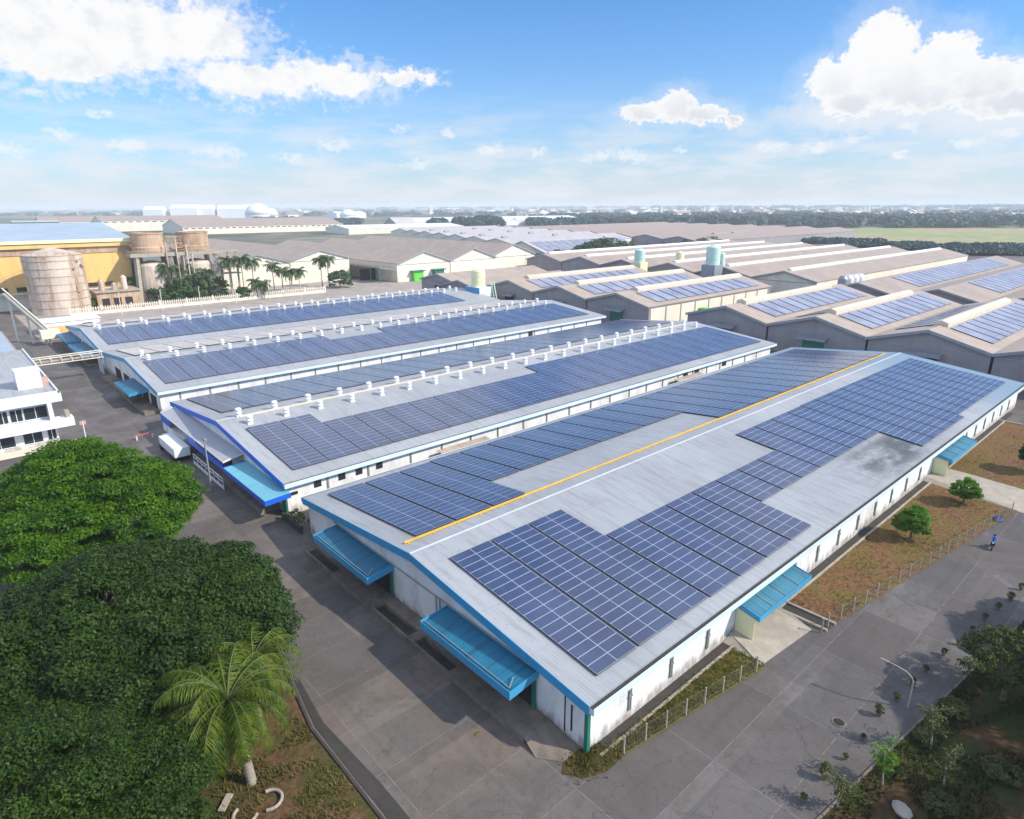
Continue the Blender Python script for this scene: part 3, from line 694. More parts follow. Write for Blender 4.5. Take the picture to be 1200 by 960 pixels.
MB().box(0,20,0,9.2,21,6).build('wall', M['dark'], lb_)
for y in (1, 10): MB().box(0.3,y,0,0.7,y+0.4,8).build('column', M['green_door'], lb_)

# yellow factory
yf = thing('yellow_factory', 'huge ochre yellow factory hall with a pale blue roof behind the striped tank', 'factory', (-70,292,0), 0)
MB().box(0,0,0,108,60,23.5).build('wall', M['wall_ye'], yf)
rf = MB().extr([(-1.5,25.4),(60,31.2),(60,30.7),(-1.5,24.9)], -1, 111).build('roof', M['roof_blue'], yf)
MB().box(-1.2,-1.9,24.6,111.3,-1.5,25.9).build('gutter', M['paley'], rf)
MB().box(-1.2,-1.4,22.9,111.3,-0.4,24.3).build('fascia_band', M['wall_ye'], yf)
MB().box(-1.0,-0.35,20.4,109,-0.05,22.8).build('rust_band', M['rust_c'], yf)
MB().box(0,-0.6,0,108,-0.05,6.2).box(0,-2.5,6.0,108,-0.05,6.4).build('lower_wall', M['wall_cr'], yf)
for i in range(18):
    if 12 <= i <= 13: continue
    MB().box(1.6+6*i,-0.72,7.0,4.8+6*i,-0.06,8.6).build('window', M['win'], yf)
MB().box(108.2,4,0,114,40,22).build('rust_annex', M['rust_c'], yf)
for (px, py) in ((40,268),(92,279)):
    pass

# striped tank
tk = thing('storage_tank', 'large pale rust-streaked storage tank with dark rings before the yellow hall', 'tank', (8.8,274,0))
MB().lathe([(9.6,0),(9.6,21.2),(9.3,21.5),(0.6,24.0)], n=40).build('shell', M['rust'], tk)
for z in (2.6,5.4,8.2,11.0,13.8,16.6,19.4,21.2): MB().lathe([(9.62,z),(9.76,z+.02),(9.76,z+0.22),(9.62,z+0.24)], n=40).build('ring', M['rust_c'], tk)
ld = MB(); 
for s in (-0.4,0.4): ld.tube((s+5.2,-8.4,0),(s+5.2,-8.4,22),0.1,n=5)
ld.box(4.7,-8.7,8,5.8,-8.1,10.5); ld.build('ladder', M['rust_c'], tk)
rr = MB()
for i in range(24):
    a = 2*math.pi*i/24; b = 2*math.pi*(i+1)/24
    rr.tube((9.4*math.cos(a),9.4*math.sin(a),21.4),(9.4*math.cos(a),9.4*math.sin(a),22.6),0.06,n=4)
    rr.tube((9.4*math.cos(a),9.4*math.sin(a),22.6),(9.4*math.cos(b),9.4*math.sin(b),22.6),0.06,n=4)
rr.build('hand_rail', M['rust_c'], tk)
# concrete towers
for (cx, lb) in ((44.8,'left of the two elevated rusty concrete tanks on legs beside the yellow hall'), (62.8,'right of the two elevated rusty concrete tanks on legs, above the palms')):
    t = thing('tank_tower', lb, 'tank tower', (cx,287,0), 0, 'elevated concrete tanks')
    MB().lathe([(6.4,19.8),(6.6,22),(6.2,22.4),(6.2,27.2),(6.5,27.4),(6.5,27.9),(5.9,27.9),(5.9,27.0)], n=28).build('tank', M['rust_c'], t)
    MB().box(-8.9,-7,18.4,8.9,7,19.8).build('deck', M['conc_l'], t)
    for a in (-7.2, 7.2):
        for b in (-6, 6):
            MB().obox((a*1.05,b*1.05,0),(a*0.9,b*0.95,18.6),1.5,1.5).build('leg', M['conc_l'], t)
    MB().lathe([(6.3,0),(6.3,14.5),(5.6,15.5),(1,16.5)], n=28).build('lower_tank', M['rust'], t)
    MB().box(-8.2,-7.2,19.8,-8.1,7.2,20.9).box(-8.2,-7.2,20.8,8.2,-7.1,20.95).build('deck_rail', M['rust_c'], t)
cw = thing('catwalk', 'rusty lattice catwalk and pipes joining the two elevated concrete tanks', 'catwalk', (51,282,0))
m_ = MB()
for z in (21.5,23.2,26.0): m_.box(0,0,z,6,0.3,z+0.3).box(0,3,z,6,3.3,z+0.3)
for i in range(5): m_.obox((i*1.2,0.15,21.6),(i*1.2+1.2,0.15,26.2),.18,.18).obox((i*1.2+1.2,0.15,21.6),(i*1.2,0.15,26.2),.18,.18)
m_.build('lattice', M['rust_c'], cw)
for x, z in ((-1.5,24),(2.5,26),(6.5,23),(8.4,19)): MB().tube((x,-2.5,0),(x,-2.5,z),.3,n=7).build('pipe', M['rust'], cw)
an = thing('rusty_shed', 'low weathered concrete plant house between the striped tank and the left tank tower', 'shed', (20,270,0))
MB().box(0,0,0,15,12,6.5).build('wall', M['rust_c'], an); MB().box(-.5,-.8,6.5,15.5,12.5,6.9).build('roof', M['conc_l'], an)
for x in (1.5,5.5,9.5): MB().box(x,-.08,1.0,x+2.6,-.002,4.2).build('opening', M['dark'], an)
for x, h_ in ((3,10.5),(7.5,9.0),(11,11.5)): MB().lathe([(1.1,6.9),(1.1,h_),(.3,h_+.8)], (x,5,0), 12).build('small_vessel', M['rust'], an)
fr_ = thing('steel_frame', 'open pipe rack frame right of the elevated concrete tanks', 'frame', (72,285,0))
for x in (0.5,4,7.5): MB().box(x,0,0,x+0.7,0.7,18.6).build('column', M['conc_l'], fr_)
MB().box(0,-0.4,18.6,9,5,19.4).box(0,-0.4,9,9,5,9.4).build('deck', M['conc_l'], fr_)
for z in (12,14,16): MB().tube((0.5,0.3,z),(8.5,0.3,z),0.35,n=6).build('pipe', M['rust_c'], fr_)

# cream fence behind D and lamp posts along it
fc = thing('boundary_fence', 'long cream picket boundary fence behind the leftmost warehouse', 'fence', (9,259,0))
MB().box(0,0,0,100,0.3,1.1).build('base_wall', M['wall_cr'], fc)
pk = MB()
for i in range(125): pk.box(0.8*i,0.05,1.1,0.8*i+0.28,0.25,2.9)
pk.box(0,0.02,2.2,100,0.04,2.4); pk.build('picket_panel', M['wall_cr'], fc)
for i in range(11): MB().box(10*i-0.2,-0.1,0,10*i+0.3,0.4,3.2).build('post', M['wall_cr'], fc)
lp0 = thing('lamp_post', 'pale lamp post behind the leftmost warehouse roof', 'lamp post', (24,252,0), 0, 'lamp posts along the cream fence')
MB().tube((0,0,0),(0,0,8),0.16,0.1,6).build('pole', M['wall_cr'], lp0); MB().box(-0.15,-0.9,7.8,0.15,0.2,8.0).build('lamp_head', M['white'], lp0)
for x in (38,52,66,80,94): dup(lp0, (x,252,0))

# ------------------------------------------------------------------ water tanks between the sheds
def wtank(label, x, y, zb, zt, r, mat, base=(5,4), bm='white', bm2=None, dome=True):
    t = thing('water_tank', label, 'water tank', (x,y,0))
    MB().box(-base[0],-base[1],0,base[0],base[1],zb).build('tower_base', M[bm], t)
    if bm2: MB().box(-base[0]-0.05,-base[1],0,-base[0]-0.003,base[1],zb).build('painted_panel', M[bm2], t)
    H = zt-zb
    prof = [(r,0),(r,H*0.86),(r*0.9,H*0.92),(r*0.45,H*0.97),(r*0.4,H)]
    MB().lathe(prof, (0,0,zb), 24).build('cylinder', M[mat], t, False)
    for z in (0.3,0.6): MB().lathe([(r+.01,0),(r+.1,.02),(r+.1,.25),(r+.01,.27)], (0,0,zb+H*z), 24).build('hoop', M[mat], t)
    return t
t = wtank('pale yellow cylindrical tank on a blue and white block behind the leftmost warehouses', 131, 173.5, 8.2, 15.0, 2.7, 'paley', (3.0,4.4), 'white', 'fascia')
stz = MB()
for s in (0, 1.6): stz.obox((3.6,-6-s,0),(3.6,-3.5-s,10),0.25,0.25)
for i in range(12): stz.box(3.4,-7.3+0.24*i,0.7+0.82*i,3.8,-4.6+0.2*i-1.1+0.9,0.82+0.82*i)
stz.build('ladder', M['pale_green'], t)
for (px, pyb, pyt, w, mt, bm, lb) in ((749,314,293,12,'pale_green','paley','pale green tank with a cream base between the brown shed roofs'),
        (796,312,296,9,'paley','wall_cr','small yellow-topped tank right of the pale green one'),
        (834,320,290,15,'pale_green','steel','largest whitish-green tank on a dark grey block among the brown roofs'),
        (845,318,298,6,'pale_green','pale_green','thin pale green standpipe right of the largest tank')):
    g = G(px, pyb, 8.0); d = (g-CAM).length; r = w/2/F*d; H = (pyb-pyt)/F*d
    wtank(lb, g.x, g.y, 8.0+H*0.3, 8.0+H, r, mt, (r*1.1, r*1.1), bm)

# ------------------------------------------------------------------ white office and blue-roofed block at left
of = thing('office_building', 'white two-storey office with dark strip windows at the left edge', 'building', (-60,103.3,0))
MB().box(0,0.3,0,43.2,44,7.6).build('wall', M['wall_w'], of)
rf = MB().box(-1,-1.4,7.6,44.6,44.5,9.0,0,1).build('roof', [M['white'], M['roof_b']], of)
MB().box(-1,-1.2,9.0,44.4,-1.0,9.35).box(44.2,-1.2,9.0,44.4,44,9.35).build('parapet', M['white'], rf)
MB().box(39.6,5,9.0,43,9,12).build('roof_box', M['white'], rf); MB().box(43.05,6,9.0,44,7.4,10.2).build('cooling_unit', M['orange_f'], rf)
for k in range(7):
    s_o = link('solar_array', strip_mesh(12, 4.66, 'glass_far'), of); s_o.location = (2+5.0*k, 12, 9.03)
MB().box(-1,-1.9,3.3,45.6,0.29,4.7).build('balcony_slab', M['white'], of)
for z0, z1, spans in ((5.0,6.9,((3,9),(12,18),(20,26),(28,31.5),(32.4,35.6),(35.9,37.1),(37.5,39.0),(39.3,42.3))), (1.0,2.7,((4,9),(12,17),(20,25),(28,31),(33.5,37.3),(38.5,41),(41.8,42.9)))):
    for a, b in spans:
        w = MB().box(a,0.18,z0,b,0.29,z1).build('window', M['win'], of)
        fm = MB(); n_ = max(2, int((b-a)/1.5))
        for i in range(1, n_): fm.box(a+(b-a)*i/n_-0.04,0.12,z0,a+(b-a)*i/n_+0.04,0.177,z1)
        fm.box(a-0.08,0.1,z0-0.1,b+0.08,0.177,z0-0.001); fm.build('frame', M['white'], w)
MB().box(42.4,-1.6,4.7,43.0,0.29,7.6).build('column', M['white'], of)
MB().box(44.6,-1.5,4.7,45.2,0.2,5.7).build('planter', M['conc_l'], of)
MB().box(0,-2.5,0,45.5,0.2,0.25).build('plinth', M['wall_cr'], of)
bl = thing('blue_roofed_block', 'low block with a flat light blue roof behind the white office', 'building', (-60,148.5,0))
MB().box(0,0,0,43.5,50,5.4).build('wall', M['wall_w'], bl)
MB().box(-0.5,-0.6,5.4,44.2,51,6.0,0,1).build('roof', [M['fascia'], M['roof_blue']], bl)
MB().box(44.3,-2,5.2,44.7,52,5.7).build('pipe_run', M['conc_l'], bl)
# pipe bridge
pb = thing('pipe_bridge', 'beige pipe bridge crossing the yard to the leftmost warehouses', 'pipe bridge', (-46,149.5,0))
m_ = MB()
for y in (0, 2.2):
    for z in (4.7, 6.0): m_.box(0,y,z,45.2,y+0.16,z+0.18)
    for i in range(24): m_.box(i*1.95,y,4.88,i*1.95+0.1,y+0.14,6.0)
m_.build('truss', M['wall_cr'], pb)
MB().tube((0,0.8,5.2),(45,0.8,5.2),0.3,n=8).tube((0,1.6,5.15),(45,1.6,5.15),0.22,n=8).build('pipe', M['conc_l'], pb)
for x in (2,30.6): MB().box(x,0,0,x+0.35,2.3,4.7).build('leg', M['wall_cr'], pb)
# conveyor
a, b = G(4,345,14), G(58,392,3)
cv = thing('inclined_conveyor', 'beige inclined conveyor gallery descending to the yard before the striped tank', 'conveyor', (b.x,b.y,0))
d = a-Vector((b.x,b.y,3)); m_ = MB()
for s in (-1.0, 1.0):
    for dz in (0, 1.6): m_.obox(Vector((0,s,3+dz)), Vector((0,s,3+dz))+d, 0.3, 0.3)
m_.build('truss', M['wall_cr'], cv); MB().obox((0,0,3.2), Vector((0,0,3.2))+d, 1.5, 0.3).build('belt', M['conc_l'], cv)
for f in (0.02, 0.12, 0.5, 0.9):
    p = Vector((0,0,3))+d*f; MB().obox((p.x,p.y-1,0),(p.x,p.y-1,p.z),0.35,0.35).obox((p.x,p.y+1,0),(p.x,p.y+1,p.z),0.35,0.35).build('leg', M['wall_cr'], cv)
MB().box(-2.2,-2,2.0,2.5,2,4.4).build('hopper', M['wall_cr'], cv)
g = G(66,386,1.5); sh = thing('yard_shed', 'small white flat-roofed shed at the foot of the conveyor', 'shed', (4.0,222,0))
g = G(72,376,3.5); sh.location = (g.x-6, g.y-3, 0)
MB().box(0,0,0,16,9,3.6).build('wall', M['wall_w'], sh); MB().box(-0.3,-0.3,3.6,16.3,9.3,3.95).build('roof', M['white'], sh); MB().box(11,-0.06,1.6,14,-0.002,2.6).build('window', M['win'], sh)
g = G(72,390,1.5); ct = thing('hopper_truck', 'ochre box hopper standing by the foot of the conveyor', 'hopper', (g.x-1,g.y,0))
MB().box(-3,-1.4,1.2,3,1.4,3.4).build('body', M['wall_ye'], ct); MB().box(-2.8,-1.2,0.5,2.8,1.2,1.2).build('chassis', M['dark'], ct)
whl = [MB().tube((x,y-0.15,0.5),(x,y+0.15,0.5),0.5,n=12).build('wheel', M['dark'], ct) for x in (-2,2) for y in (-1.2,1.2)]
sg = thing('road_sign', 'small red and white sign post at the corner of the white office', 'sign', (-13.6,99.5,0))
MB().tube((0,0,0),(0,0,4.2),0.08,n=6).build('pole', M['white'], sg); MB().box(-0.45,-0.03,3.6,0.45,0.03,4.3).build('plate', M['orange_f'], sg)

# ------------------------------------------------------------------ vegetation
def leaves_mesh(name, centers, normals, size, mat, jitter=0.7, aspect=0.55, sizes=None):
    "one diamond leaf per centre, facing roughly along its normal"
    n = len(centers); c = np.asarray(centers, float); nr = np.asarray(normals, float)
    nr = nr+rng.normal(0, jitter, (n,3)); nr /= np.linalg.norm(nr, axis=1)[:,None]+1e-9
    r = rng.normal(0, 1, (n,3)); a = np.cross(nr, r); a /= np.linalg.norm(a, axis=1)[:,None]+1e-9; b = np.cross(nr, a)
    s = size*rng.uniform(0.6, 1.35, n)[:,None] if sizes is None else sizes[:,None]
    V = np.stack([c-a*s, c-b*s*aspect+nr*s*0.08, c+a*s, c+b*s*aspect+nr*s*0.08], 1).reshape(-1,3)
    me = bpy.data.meshes.new(name); me.vertices.add(4*n); me.vertices.foreach_set('co', V.astype(np.float32).ravel())
    me.loops.add(4*n); me.loops.foreach_set('vertex_index', np.arange(4*n, dtype=np.int32))
    me.polygons.add(n); me.polygons.foreach_set('loop_start', np.arange(0,4*n,4,dtype=np.int32)); me.polygons.foreach_set('loop_total', np.full(n,4,np.int32))
    me.materials.append(mat); me.update(calc_edges=True); me.validate(); return me
def crown_points(lobes, clump_r, leaves, spacing, lower=-0.35, flat=0.55):
    "leaf clumps spread over the shells of several overlapping lobes, open gaps in between"
    P, Nn = [], []
    cl = []
    for (cx, cy, cz, rx, ry, rz) in lobes:
        area = 2*math.pi*max(rx, ry)**1*min(rx, ry)*1.3; k = int(area/spacing**2)+6
        for _ in range(k):
            z = rng.uniform(lower, 1); t = rng.uniform(0, 2*math.pi); q = math.sqrt(max(0,1-z*z))
            rr = rng.choice([1.04, 0.98, 0.9, 0.78], p=[.35,.25,.22,.18])*rng.uniform(0.92, 1.08)
            p = np.array([cx+rx*q*math.cos(t)*rr, cy+ry*q*math.sin(t)*rr, cz+rz*z*rr])
            inside = False
            for (ax, ay, az, bx, by, bz) in lobes:
                if (ax, ay, az) != (cx, cy, cz) and ((p[0]-ax)/bx)**2+((p[1]-ay)/by)**2+((p[2]-az)/bz)**2 < 0.62: inside = True; break
            if not inside: cl.append((p, rng.uniform(0.65, 1.3)*clump_r))
    for p, r in cl:
        m = int(leaves*(r/clump_r)**2)
        d = rng.normal(0, 1, (m,3)); d /= np.linalg.norm(d, axis=1)[:,None]; d[:,2] = np.abs(d[:,2])*1.0-0.25*(rng.random(m) < 0.3)
        q = d*r*rng.uniform(0.55, 1.05, m)[:,None]; q[:,2] *= flat
        P.append(p+q); nn = d.copy(); nn[:,2] += 0.8; Nn.append(nn)
    return np.concatenate(P), np.concatenate(Nn), cl
def limbs(mb, base, targets, r0, seed=0, n=7):
    rn = random.Random(seed); top = Vector(base)+Vector((0,0,targets[0][2]*0.4))
    mb.tube(base, top, r0, r0*0.72, 10)
    for t in targets:
        a = top; tt = Vector(t); r = r0*0.55
        for i in range(3):
            b = top.lerp(tt, (i+1)/3)+Vector((rn.uniform(-.4,.4), rn.uniform(-.4,.4), rn.uniform(0,.5) if i < 2 else 0))
            mb.tube(a, b, r, r*0.65, n); r *= 0.65; a = b
def big_tree(label, base, lobes, leaf, clump_r=1.15, leaves=150, spacing=1.25, size=0.24, name='rain_tree', r0=0.6, group=None, aspect=0.5, lower=-0.35):
    t = thing(name, label, 'tree', base, 0, group)
    P_, N_, cl = crown_points(lobes, clump_r, leaves, spacing, lower)
    link('crown', leaves_mesh('crown', P_, N_, size, M[leaf], aspect=aspect), t)
    mb = MB(); tg = [(l[0]*0.8, l[1]*0.8, l[2]+l[5]*0.1) for l in lobes]
    limbs(mb, (0,0,0), tg, r0, 3)
    # twigs reaching the clumps
    for p, r in cl[::4]:
        l = min(lobes, key=lambda q: (q[0]-p[0])**2+(q[1]-p[1])**2); mb.tube((l[0]*.8,l[1]*.8,l[2]+l[5]*.1), tuple(p), 0.07, 0.03, 4)
    mb.build('trunk', M['bark'], t); return t
def ring_lobes(R, n, zc, rz, rl, seed, jitter=0.12, core=True):
    rn = random.Random(seed); out = []
    if core: out.append((0,0,zc+rz*0.15,R*0.62,R*0.62,rz))
    for i in range(n):
        a = 2*math.pi*i/n+rn.uniform(-.25,.25); d = (R-rl)*rn.uniform(1-jitter,1+jitter)
        k = rn.uniform(0.85,1.2); out.append((math.cos(a)*d, math.sin(a)*d, zc-rz*0.12+rn.uniform(-.5,.6), rl*k, rl*k, rz*rn.uniform(.62,.85)))
    return out
big_tree('bright green spreading rain tree before the white office', (-21.0,54.8,0), ring_lobes(9.9, 10, 6.4, 6.2, 4.0, 1), 'leaf1', leaves=450, spacing=1.18, size=0.16, clump_r=1.4)
big_tree('dark green rain tree whose right limb reaches over the yard', (-22.6,29.0,0), ring_lobes(10.6, 9, 6.4, 4.4, 4.2, 5)+[(7.6,-5.4,6.0,3.4,3.2,2.6),(6.6,-2.6,6.8,3.2,3.0,3.0)], 'leaf2', leaves=520, spacing=1.32, size=0.15, clump_r=1.4)
big_tree('deep green rain tree filling the lower left corner', (-30.2,13.0,0), ring_lobes(8.6, 8, 6.0, 4.0, 3.6, 9), 'leaf3', leaves=560, spacing=1.15, size=0.105, clump_r=1.15)
big_tree('dark rain tree at the left edge between the two larger crowns', (-31,29,0), ring_lobes(9.0, 7, 5.4, 4.0, 3.9, 12), 'leaf2', leaves=500, spacing=1.32, size=0.15, clump_r=1.35)

def palm_crown(nf, L, leaflet, droop=1.0, seed=0, z=0, w=1.0, up=(0.15,1.25), pairs=34, dry=False, lw=0.055):
    rn = random.Random(seed); mb = MB()
    for i in range(nf):
        az = 2*math.pi*i/nf*2.618*1.0+rn.uniform(-.25,.25); el = up[0]+(up[1]-up[0])*((i+0.5)/nf)+rn.uniform(-.1,.1); ln = L*rn.uniform(.85,1.1)
        d = Vector((math.cos(az), math.sin(az), 0)); side = Vector((-d.y, d.x, 0)); pts = []
        p = Vector((0,0,z)); ang = el
        for s in range(13):
            pts.append(p.copy()); p = p+(d*math.cos(ang)+Vector((0,0,1))*math.sin(ang))*ln/12; ang -= droop*0.155*(0.5+s/10)
        for s in range(12): mb.tube(pts[s], pts[s+1], 0.05*(1-s/13), 0.05*(1-(s+1)/13)+.004, 4, 1, False)
        for q in range(pairs):
            f = (q+1.5)/(pairs+1)*12; s = min(11, int(f)); c = pts[s].lerp(pts[s+1], f-s); tv = (pts[s+1]-pts[s]).normalized()
            ll = leaflet*(math.sin(math.pi*min(1, 0.12+0.88*(q+1)/pairs))**0.6)*rn.uniform(.8,1.15)
            for sg in (-1, 1):
                o = (side*sg*rn.uniform(.7,1)+tv*rn.uniform(.35,.7)+Vector((0,0,-0.3-rn.random()*0.8))).normalized()*ll
                wv = tv*lw*w
                mid = c+o*0.55+Vector((0,0,0.06)); mb.poly([c-wv, c+wv, mid+wv*0.9, mid-wv*0.9]); mb.poly([mid-wv*0.9, mid+wv*0.9, c+o+Vector((0,0,-0.15*ll))])
    return mb
pl = thing('palm_tree', 'big feathery palm with yellowing lower fronds at the yard edge', 'palm', (-18.6,14.2,0))
pm = MB(); pp = [Vector((0,0,0)),Vector((-.1,.1,2)),Vector((-.35,.1,4)),Vector((-.6,0,6)),Vector((-.7,-.05,7.4))]
for i in range(4): pm.tube(pp[i], pp[i+1], .32-.03*i, .29-.03*i, 12)
for i in range(22): z = .3+i*.3; k = min(3, int(z/2)); c = pp[k].lerp(pp[k+1], (z-2*k)/2 if k < 3 else (z-6)/1.4); pm.tube(c, c+Vector((0,0,.05)), .335-.004*i, n=12)
pm.build('trunk', M['palm_bark'], pl)
o = palm_crown(58, 5.7, 1.2, 1.3, 3, 0, up=(-0.7,1.35), pairs=52, lw=.036).build('crown', [M['leafp'], M['rachis']], pl); o.location = (-.7,-.05,7.4)
o = palm_crown(16, 4.4, 1.0, .9, 8, 0, up=(-1.35,-0.55), pairs=34).build('dry_fronds', [M['leafd'], M['palm_bark']], pl); o.location = (-.7,-.05,7.2)
pl2 = thing('palm_tree', 'smaller palm with upright fronds close behind the big feathery one', 'palm', (-16.2,18.8,0))
MB().tube((0,0,0),(0.2,0.1,6.0),.24,.17,10).build('trunk', M['palm_bark'], pl2)
o = palm_crown(24, 4.6, 1.0, 1.2, 17, 0, up=(-0.3,1.35), pairs=46, lw=.032).build('crown', [M['leafp'], M['rachis']], pl2); o.location = (.2,.1,6.0)
# old white-painted tyre-like ring kerbs at the palm's foot
for k, (cx, cy, a0, a1, r, lb) in enumerate(((-19.9,11.9,1.9,5.6,.75,'curved white painted edging piece left of the palm foot'), (-18.3,11.9,-2.2,1.5,.8,'curved white painted edging piece right of the palm foot'))):
    mb = MB(); n_ = 12
    for i in range(n_):
        t0 = a0+(a1-a0)*i/n_; t1 = a0+(a1-a0)*(i+1)/n_
        mb.tube((r*math.cos(t0),r*math.sin(t0),.22),(r*math.cos(t1),r*math.sin(t1),.22),.11,n=7)
    e = mb.build('edging', M['conc_l'], None); e.location = (cx,cy,0.02); tag(e, lb, 'edging', None)
plk = MB().obox((0,0,0.2),(0.9,0.9,0.25),0.45,0.12).build('plank', M['conc_l']); plk.location = (-21.0,13.2,0.02); tag(plk, 'short weathered board lying left of the palm', 'board')

def small_tree(label, loc, R, H, leaf='leafs', name='small_tree', group=None, trunkh=1.6, leaves=120, size=0.13, spacing=.62, seed=0):
    lob = [(0,0,H,R*.75,R*.75,R*.8)]
    rn = random.Random(seed)
    for i in range(6):
        a = i*1.05+rn.random(); lob.append((math.cos(a)*R*.5, math.sin(a)*R*.5, H+rn.uniform(-.5,.45)*R, R*.55, R*.55, R*.48))
    return big_tree(label, loc, lob, leaf, clump_r=R*.24, leaves=leaves, spacing=spacing, size=size, name=name, r0=.14, group=group, lower=-0.8)
small_tree('bushy bright green young tree on the verge, nearer of the two', (52.6,-4.2,0), 1.8, 2.4, seed=1)
small_tree('bushy bright green young tree on the verge, beside the concrete ramp', (68.0,-5.6,0), 1.65, 2.2, seed=4)
small_tree('dark tree cut by the right frame edge on the far verge', (88,-9.5,0), 1.9, 2.8, 'leaf3', seed=6)
# right-hand garden
big_tree('dark flat-topped garden tree overhanging the right kerb', (29.0,-18.4,0), [(0,0,3.9,2.6,2.4,1.0),(-2.3,1.0,3.6,1.8,1.6,.7),(2.2,-1.2,4.1,2.3,2.0,.9),(0.5,1.7,3.5,1.8,1.5,.7),(2.7,1.3,3.5,1.8,1.6,.7),(-1.3,-2.0,3.7,1.9,1.7,.7)], 'leafg', clump_r=.5, leaves=60, spacing=.95, size=.12, r0=.22, name='garden_tree')
big_tree('tall unseen tree added beyond the right edge to shade the garden', (31,-29.5,0), ring_lobes(6.8,7,8.0,3.6,3.0,31), 'leaf2', clump_r=.95, leaves=110, spacing=1.15, size=.2, r0=.4, name='garden_tree')  # out-of-view tree added to throw shade on the garden
big_tree('unseen dark tree added past the lower right corner to shade the garden', (18,-30.5,0), ring_lobes(5.6,7,7.2,3.0,2.6,35), 'leaf2', clump_r=.9, leaves=110, spacing=1.1, size=.2, r0=.4, name='garden_tree')  # unseen tree added to darken the garden with its shade
big_tree('unseen dark tree added right of the kerb tree to shade the garden', (46,-27,0), ring_lobes(6.0,7,6.5,3.2,2.8,37), 'leaf3', clump_r=.9, leaves=110, spacing=1.1, size=.2, r0=.4, name='garden_tree')  # also unseen, added so its shadow falls across the garden
def whip(label, loc, h, nbr, leaf, seed, R=1.0):
    rn = random.Random(seed); t = thing('sapling', label, 'sapling', loc); mb = MB(); P_, N_ = [], []
    top = Vector((rn.uniform(-.5,.5), rn.uniform(-.5,.5), h)); mb.tube((0,0,0), top, .07, .03, 6)
    for i in range(nbr):
        f = rn.uniform(.35,1); a = rn.uniform(0,6.28); b = top*f; e = b+Vector((math.cos(a)*R, math.sin(a)*R, rn.uniform(.1,.8)))*rn.uniform(.5,1.1)
        mb.tube(b, e, .03, .012, 4)
        for q in range(70): P_.append(b.lerp(e, rn.random())+Vector((rn.gauss(0,.2),rn.gauss(0,.2),rn.gauss(0,.16)))); N_.append((0,0,1))
    mb.build('stem', M['palm_bark'], t); link('foliage', leaves_mesh('foliage', [tuple(p) for p in P_], N_, .09, M[leaf]), t)
whip('thin leaning sapling with a pale bare stem in the right garden', (19.3,-16.2,0), 3.6, 12, 'leafo', 1, 1.1)
whip('low yellow-green sapling at the garden kerb, nearer the frame bottom', (13.4,-15.0,0), 3.0, 11, 'leafs', 2, .8)
whip('small bare-looking sapling deep in the right garden', (16.5,-17.8,0), 2.6, 9, 'leafo', 5, .9)
whip('spindly brown sapling at the bottom edge beside the kerb', (9.4,-13.6,0), 2.8, 10, 'leafo', 9, 1.2)
rk = MB().lathe([(0.2,0),(1.1,.25),(1.2,.6),(.8,.95),(.2,1.1)], n=9).build('boulder', M['conc_l']); rk.location = (12.1,-16.6,0); rk.scale = (.7,.5,.45); rk.rotation_euler = (0.1,.15,.6); tag(rk, 'pale grey boulder at the bottom of the right garden', 'rock')
# scrub and grass blades on verge and garden
def tuft_field(name, pts, h, mat, label, cat='grass'):
    n = len(pts); V = np.zeros((n,3,3)); a = rng.uniform(0,math.pi,n); w = .035+.05*rng.random(n); hh = h*rng.uniform(.4,1.3,n)
    p = np.asarray(pts, float); dx, dy = np.cos(a)*w, np.sin(a)*w
    V[:,0] = p-np.stack([dx,dy,0*dx],1); V[:,1] = p+np.stack([dx,dy,0*dx],1); V[:,2] = p+np.stack([rng.normal(0,.35,n)*hh, rng.normal(0,.35,n)*hh, hh],1)
    me = bpy.data.meshes.new(name); me.vertices.add(3*n); me.vertices.foreach_set('co', V.astype(np.float32).ravel())
    me.loops.add(3*n); me.loops.foreach_set('vertex_index', np.arange(3*n,dtype=np.int32)); me.polygons.add(n)
    me.polygons.foreach_set('loop_start', np.arange(0,3*n,3,dtype=np.int32)); me.polygons.foreach_set('loop_total', np.full(n,3,np.int32))
    me.materials.append(mat); me.update(calc_edges=True); o = link(name, me); return tag(o, label, cat, None, 'stuff')
pts = []
def patchy(x, y, s, th): return math.sin(x*s+1.3*math.sin(y*s*1.7))*math.cos(y*s*1.3+x*s*.4) > th
for _ in range(1500): pts.append((random.gauss(.3,.8), random.gauss(-.1,.55), .04))
while len(pts) < 9000:
    x = random.uniform(1.2, 110)
    if 19.2 < x < 29.3 and not (29.2 < x) or 70.8 < x < 79.8: continue
    y = random.uniform(fy(x)+.1, -.3)
    if (x < 19 and random.random() < .5) or (patchy(x+random.gauss(0,1.2),y+random.gauss(0,.8),.5,.6) and random.random() < .3) or random.random() < .05: pts.append((x,y,.05))
tuft_field('verge_grass', pts, .28, M['grass'], 'patchy olive grass along the warehouse verge')
pts = []
while len(pts) < 26000:
    x = random.uniform(0, 55); y = random.uniform(-34, gy_(x)-.1)
    if patchy(x,y,.6,-.1) or y > gy_(x)-1.6: pts.append((x,y,.06))
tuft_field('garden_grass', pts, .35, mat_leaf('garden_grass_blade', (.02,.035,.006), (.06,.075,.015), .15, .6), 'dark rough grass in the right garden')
pts = []
while len(pts) < 9000:
    x = random.uniform(-30,-13.6); y = random.uniform(2,24)
    if patchy(x,y,.8,0): pts.append((x,y,.06))
tuft_field('bed_grass', pts, .3, M['grass'], 'rough grass around the palm')
